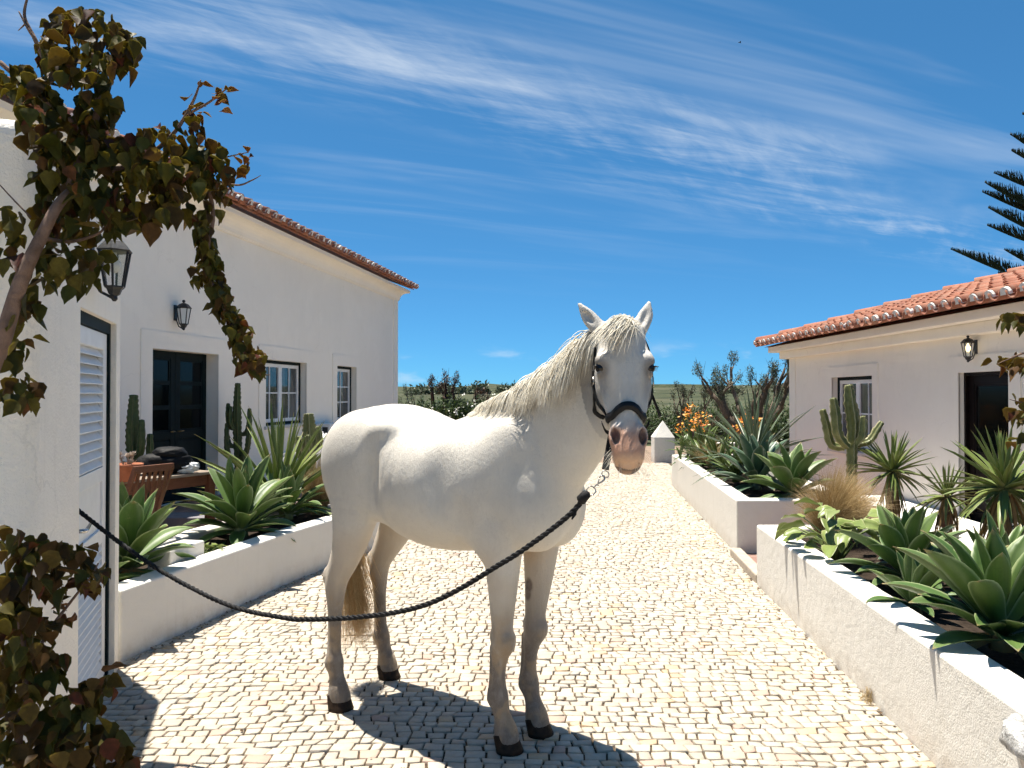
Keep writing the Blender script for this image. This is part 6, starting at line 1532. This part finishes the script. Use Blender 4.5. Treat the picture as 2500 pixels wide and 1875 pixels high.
ls = [([(0, 2330, 2.2), (20, 2050, 2.2), (40, 1850, 2.2), (60, 1650, 2.2), (50, 1480, 2.22), (90, 1350, 2.25)], [.016, .014, .012, .010, .007, .004]), ([(60, 1650, 2.2), (120, 1540, 2.24), (180, 1460, 2.28), (220, 1410, 2.28), (240, 1375, 2.28)], [.006, .005, .004, .003, .002]), ([(10, 2330, 2.2), (60, 2000, 2.2), (160, 1850, 2.22), (220, 1720, 2.28), (290, 1655, 2.3)], [.012, .010, .008, .006, .002]), ([(150, 1860, 2.22), (260, 1840, 2.25), (345, 1850, 2.28)], [.006, .004, .002])]
climber('bougainvillea', (-1.45, 2.2, .0), lo, ls, 'reddish bougainvillea bush growing at the foot of the near wall, lower left corner', 6, dens=.95)
rs = [(2470, 775, 2.6, 30, 14, 9, (.3, .1)), (2500, 790, 2.6, 20, 20, 8, g_), (2450, 880, 2.6, 28, 14, 9, (.7, .2)), (2490, 875, 2.6, 22, 22, 9, (.7, .2)), (2475, 985, 2.6, 24, 30, 9, (.4, .05)), (2500, 1010, 2.6, 20, 30, 9, (.5, .05)), (2480, 1080, 2.6, 20, 16, 5, g_), (2540, 900, 2.6, 30, 120, 30, b_)]
rst = [([(2570, 900, 2.6), (2520, 860, 2.6), (2455, 880, 2.6), (2435, 890, 2.6)], [.005, .004, .002, .001]), ([(2570, 820, 2.6), (2510, 790, 2.6), (2462, 772, 2.6)], [.004, .003, .001]), ([(2570, 1010, 2.6), (2520, 990, 2.6), (2465, 975, 2.6)], [.004, .003, .001]), ([(2620, 2100, 2.6), (2590, 1500, 2.6), (2575, 1000, 2.6), (2570, 780, 2.6)], [.012, .010, .008, .004])]
climber('bougainvillea', (1.9, 2.6, .45), rs, rst, 'few dark bougainvillea sprigs reaching in from the right edge', 7, lsize=.042)
# ================================================================== FURNITURE AND SMALL THINGS
def wood_mat(name, c1, c2):
    t = NT(name); p = t.coord('obj', (2.5, 22., 22.)); n = t.noise(p, 3., 5, .65, 1.2); oi = t.N('ShaderNodeObjectInfo')
    c = t.mix(t.rng(n, .3, .7), c1, c2); c = t.mix(t.math('MULTIPLY', oi.outputs['Random'], .35), c, tuple(x*.55 for x in c1)); return t.done(c, .5, t.bump(n, .3, .003), .35)
TEAK = wood_mat('teak', (.115, .040, .018), (.19, .072, .034)); TEAKG = wood_mat('weathered_teak', (.25, .19, .14), (.36, .29, .22))
def beam(m, a, b, w, h, up=Vector((0, 0, 1))):
    a, b = Vector(a), Vector(b); t = (b-a).normalized(); s = t.cross(up).normalized(); u = s.cross(t); q = []
    for p in (a, b): q += [p - s*w/2 - u*h/2, p + s*w/2 - u*h/2, p + s*w/2 + u*h/2, p - s*w/2 + u*h/2]
    m.add(q, [(0,3,2,1),(4,5,6,7),(0,1,5,4),(1,2,6,5),(2,3,7,6),(3,0,4,7)])
TAB = Vector((-3.60, 7.00, .10)); TR = math.atan2(.9, .44)
tb = empty('table', tuple(TAB), TR, 'rectangular wooden garden table with a slatted top on the left terrace', 'table')
for k in range(8):
    m = MB(); y = -.42 + k*.105; m.box((-.78, y+.003, .725), (.78, y+.102, .75)); m.build('plank', TEAKG, tb, False, .003)
for s in (-1, 1):
    m = MB(); m.box((-.72, s*.36-.012, .62), (.72, s*.36+.012, .724)); m.build('apron', TEAK, tb, False, .003); m = MB(); m.box((s*.70-.012, -.347, .62), (s*.70+.012, .347, .724)); m.build('apron', TEAK, tb, False, .003)
    for q in (-1, 1): m = MB(); m.box((s*.735-.035, q*.375-.035, 0), (s*.735+.035, q*.375+.035, .722)); m.build('leg', TEAK, tb, False, .004)
# folding chair, its slatted back towards the paving
ch = empty('chair', (-3.12, 6.36, .10), TR + math.pi/2, 'folding wooden chair with a slatted back, drawn up to the table', 'chair')
# chair space: +x towards the table, y across
bx_ = lambda z: -.10 - (z - .42) * .30
for s in (-1, 1):
    m = MB(); beam(m, (.22, s*.22, 0), (bx_(.97), s*.22, .97), .028, .045, Vector((1, 0, 0))); m.build('back_post', TEAK, ch, False, .003)
    m = MB(); beam(m, (-.20, s*.185, 0), (.16, s*.185, .44), .026, .04, Vector((1, 0, 0))); m.build('leg', TEAK, ch, False, .003)
m = MB(); beam(m, (bx_(.965), -.235, .965), (bx_(.965), .235, .965), .03, .06); m.build('top_rail', TEAK, ch, False, .004)
m = MB(); beam(m, (bx_(.52), -.205, .52), (bx_(.52), .205, .52), .024, .05); m.build('lower_rail', TEAK, ch, False, .004)
for k in range(6): y = -.165 + k*.066; m = MB(); beam(m, (bx_(.54), y, .54), (bx_(.935), y, .935), .036, .012, Vector((1, 0, 0))); m.build('back_slat', TEAK, ch, False, .002)
for k in range(7): x = -.12 + k*.058; m = MB(); m.box((x, -.17, .432), (x+.047, .17, .450)); m.build('seat_slat', TEAK, ch, False, .002)
ch.scale = (.88, .80, .93)
# things on the table
def on_table(x, y, z=.751): return Vector((TAB.x + math.cos(TR)*x - math.sin(TR)*y, TAB.y + math.sin(TR)*x + math.cos(TR)*y, TAB.z + z))
pp = at(312, 1172, 6.62); pp.z = .852
pot(pp, .118, .15, 'terracotta pot with a pale succulent on the wooden table')
sr = random.Random(3); su = empty('succulent', (pp.x, pp.y, .975), 0, 'pale pinkish succulent rosettes in the pot on the table', 'plant')
SUC = leaf_material('pink_succulent', (.42, .33, .27), (.60, .50, .42), (.62, .42, .36), None, .6, .15)
sl_ = leaf_mesh('leaf', 1.0, .42, R(35), .5, .4, SUC, 'agave', 5, 2, .05)
for k in range(7):
    a = sr.uniform(0, 6.28); q = Vector((math.cos(a)*sr.uniform(.02, .10), math.sin(a)*sr.uniform(.02, .10), sr.uniform(.02, .13))); m = MB(); m.tube([(q.x*.3, q.y*.3, -.02), (q.x*.8, q.y*.8, q.z*.6), tuple(q)], .006, 5); m.build('stalk', plain('succulent_stalk', (.35, .25, .18), .7), su, True)
    for j in range(11): o = link('leaf', sl_, su); o.location = q; o.rotation_euler = (sr.gauss(0, .2), -.5 + .09*j, j*2.4); s = .045*sr.uniform(.7, 1.1); o.scale = (s, s, s)
# black rucksack: soft boxy body with flap, straps and zip
bp = at(402, 1150, 7.25); bp.z = .851; bag = empty('bag', tuple(bp), .5, 'black rucksack lying on the wooden table', 'bag')
BAGM = plain('black_nylon', (.006, .006, .007), .6, .4, 14., .5, 60., .15, bdist=.01)
def blob(name, rad, mat, parent, seed, amp=.12, e=2.6, n=22, zmin=0.0, c=(0, 0, 0), freq=6.):
    V = []; F = []
    for i in range(n+1):
        th = math.pi*i/n
        for j in range(n*2):
            ph = math.pi*j/n; d = Vector((math.sin(th)*math.cos(ph), math.sin(th)*math.sin(ph), math.cos(th))); q = (abs(d.x)**e + abs(d.y)**e + abs(d.z)**e) ** (-1/e); w = 1 + amp*mnoise.fractal(d*freq*.35 + Vector((seed, 0, 0)), 1, 2, 3)
            p = Vector((d.x*rad[0], d.y*rad[1], d.z*rad[2]))*q*w; p.z = max(p.z + rad[2], zmin); V.append(tuple(p + Vector(c)))
    for i in range(n):
        for j in range(n*2): a = i*n*2+j; b = i*n*2+(j+1) % (n*2); F.append((a, a+n*2, b+n*2, b))
    m = MB(); m.v = V; m.f = F; m.mi = [0]*len(F); return m.build(name, mat, parent, True)
blob('body', (.24, .16, .10), BAGM, bag, 1, .12); blob('flap', (.15, .14, .06), BAGM, bag, 2, .10, c=(.04, 0, .13))
for s in (-1, 1): m = MB(); m.tube([(-.15, s*.07, .12), (-.05, s*.08, .20), (.08, s*.07, .22), (.15, s*.06, .15)], .012, 6, flat=.4); m.build('strap', BAGM, bag, True)
m = MB(); m.tube([(-.17, -.10, .10), (-.05, -.13, .14), (.08, -.12, .15), (.17, -.08, .11)], .004, 5); m.build('zip', steel_ if 'steel_' in globals() else plain('zip_metal', (.4, .4, .4), .3, .1, 8., 0, 60., .5, 1.0), bag, True)
tw = at(452, 1150, 7.3); tw.z = .851; towel = blob('towel', (.12, .09, .055), plain('white_towel', (.80, .80, .78), .95, .06, 20., .9, 120., .1, bdist=.01), None, 5, .45, 2.0, 24, freq=12.); towel.location = tw; tag(towel, 'crumpled white towel at the end of the wooden table', 'towel')
# white concrete block in the planter
m = MB(); m.box((-.09, -.20, 0), (.09, .20, .17)); o = m.build('block', M_WHITE, None, False, .01, label='short white masonry block beside the yellow-green agave in the left planter', category='block'); o.location = (-2.40, 5.52, .35); o.rotation_euler = (0, 0, -.20)
# air conditioner on the left house
ac = empty('air_conditioner', tuple(LHP(LHS(15.35), .42, 0)), math.atan2(-.153, .988), 'white air-conditioning unit on the wall under the narrow left window', 'air conditioner')
ACM = plain('white_metal', (.66, .67, .67), .4, .06, 8., .05, 60., .4); ACD = plain('dark_grille', (.03, .03, .032), .6, .2)
m = MB(); m.box((.02, -.42, 0), (.34, .42, .60)); m.build('case', ACM, ac, False, .01)
m = MB(); m.lathe([(.22, 0), (.23, .006), (.22, .012)], 24, (0, 0, 0), 0, Matrix.Translation((.341, -.05, .31)) @ Matrix.Rotation(R(90), 4, 'Y')); m.build('fan_grille', ACD, ac)
for k in range(3):
    for q in range(2): m = MB(); m.box((.06 + q*.13, -.424, .06 + k*.17), (.17 + q*.13, -.4205, .20 + k*.17)); m.build('vent', ACD, ac)
m = MB(); m.box((.02, -.35, -.06), (.30, -.31, -.002)); m.box((.02, .31, -.06), (.30, .35, -.002)); m.build('bracket', ACM, ac)
# white tubular garden chair
gc = empty('garden_chair', (-3.0, 10.9, .10), R(200), 'white tubular garden chair behind the yucca near the air conditioner', 'chair')
GM = plain('white_tube', (.70, .70, .70), .35, .06, 8., 0, 60., .45)
for s in (-1, 1):
    m = MB(); m.tube(crom([(.25, s*.27, 0), (.26, s*.27, .30), (.24, s*.27, .60), (.10, s*.27, .68), (-.14, s*.27, .66), (-.24, s*.26, .72)], 20), .014, 7); m.build('arm', GM, gc, True); m = MB(); m.tube(crom([(-.30, s*.24, 0), (-.20, s*.24, .40), (-.26, s*.24, .70), (-.34, s*.22, .95)], 12), .013, 7); m.build('back_post', GM, gc, True)
for k in range(7): y = -.2 + k*.0667; m = MB(); m.tube([(-.20, y, .42), (-.25, y, .68), (-.335, y, .93)], .009, 5); m.build('back_bar', GM, gc, True)
for k in range(8): x = -.2 + k*.062; m = MB(); m.box((x, -.25, .41), (x+.045, .25, .425)); m.build('seat_slat', GM, gc)
# weathered stone urn rim on a stub of pillar, right edge
ur = empty('stone_urn', (1.86, 2.60, .0), 0, 'weathered grey stone urn at the lower right edge against the planter', 'urn')
t = NT('lichen_stone'); p = t.coord('obj'); n = t.noise(p, 22., 6, .7); n2 = t.noise(p, 70., 4, .6); STN = t.done(t.ramp(n, [(.30, (.10, .095, .085)), (.48, (.42, .41, .39)), (.62, (.66, .65, .63)), (.8, (.35, .33, .30))]), .9, t.bump(t.math('ADD', n, t.math('MULTIPLY', n2, .4)), 1.0, .02), .2)
m = MB(); m.lathe([(.10, 0), (.12, .02), (.10, .05), (.075, .12), (.085, .2), (.12, .30), (.135, .36), (.13, .38)], 20); m.build('stem', plain('pinkish_stone', (.50, .45, .41), .9, .2, 12., .5, 70., .2), ur, True)
V = []; F = []; nn_ = 12; mm_ = 44
for i in range(nn_):
    a = 2*math.pi*i/nn_
    for j in range(mm_):
        b = 2*math.pi*j/mm_; rr0 = .135 + .048*math.cos(a); w = 1 + .10*mnoise.fractal(Vector((math.cos(b)*2, math.sin(b)*2, math.sin(a)*1.5)), 1, 2, 3); V.append((rr0*w*math.cos(b), rr0*w*math.sin(b), .42 + .048*math.sin(a)*w*1.1))
for i in range(nn_):
    for j in range(mm_): a = i*mm_+j; b = i*mm_+(j+1) % mm_; c = ((i+1) % nn_)*mm_; F.append((a, b, c+(j+1) % mm_, c+j))
m = MB(); m.v = V; m.f = F; m.mi = [0]*len(F); m.build('rim', STN, ur, True)
# dry weed tuft at the foot of the near planter and a bird far up in the sky
tuft((1.865, 4.02, .0), .09, .06, 60, 'tiny dried weed at the foot of the near right planter', 12)
bd = empty('bird', tuple(at(1806, 104, 60)), .4, 'tiny dark bird far away in the blue sky', 'bird'); BM_ = plain('dark_feather', (.01, .01, .012), .6)
m = MB(); m.tube([(-.14, 0, 0), (-.06, 0, .01), (.03, 0, .01), (.10, 0, .0), (.14, 0, -.005)], [.006, .03, .035, .022, .006], 7); m.build('body', BM_, bd, True)
for s in (-1, 1): m = MB(); m.add([(.05, s*.02, .015), (-.03, s*.02, .015), (-.03, s*.10, .07), (.03, s*.11, .075), (-.04, s*.20, .05), (.05, s*.02, .008), (-.03, s*.02, .008), (-.03, s*.10, .064), (.03, s*.11, .069), (-.04, s*.20, .045)], [(0, 1, 2, 3), (3, 2, 4), (8, 7, 6, 5), (9, 7, 8)]); m.build('wing', BM_, bd)

# litter of dry leaves and crumbs of soil along the foot of the walls
def litter():
    r = random.Random(21); m = MB()
    def bit(x, y, z=.004):
        s = r.uniform(.006, .022); a = r.uniform(0, 6.28); d = Vector((math.cos(a), math.sin(a), r.uniform(-.1, .5))) * s; e = Vector((-math.sin(a), math.cos(a), r.uniform(-.3, .3))) * s * r.uniform(.3, .6); p = Vector((x, y, z + r.uniform(0, .004)))
        m.add([p, p + d*.5 + e, p + d, p + d*.5 - e + Vector((0, 0, s*.2))], [(0, 1, 2), (0, 2, 3)])
    for k in range(260): y = r.uniform(3.0, 13.0); bit(float(xr(y)) - abs(r.gauss(0, .05)) - .015, y)
    for k in range(220): y = r.uniform(4.6, 8.0); bit(float(xl(y)) + abs(r.gauss(0, .06)) + .015, y)
    for k in range(140): y = r.uniform(2.8, 12); bit(r.uniform(float(xl(y)), float(xr(y))), y)
    m.build('leaf_litter', plain('litter', (.10, .06, .03), .9, .5, 60., 0), kind='stuff')
litter()
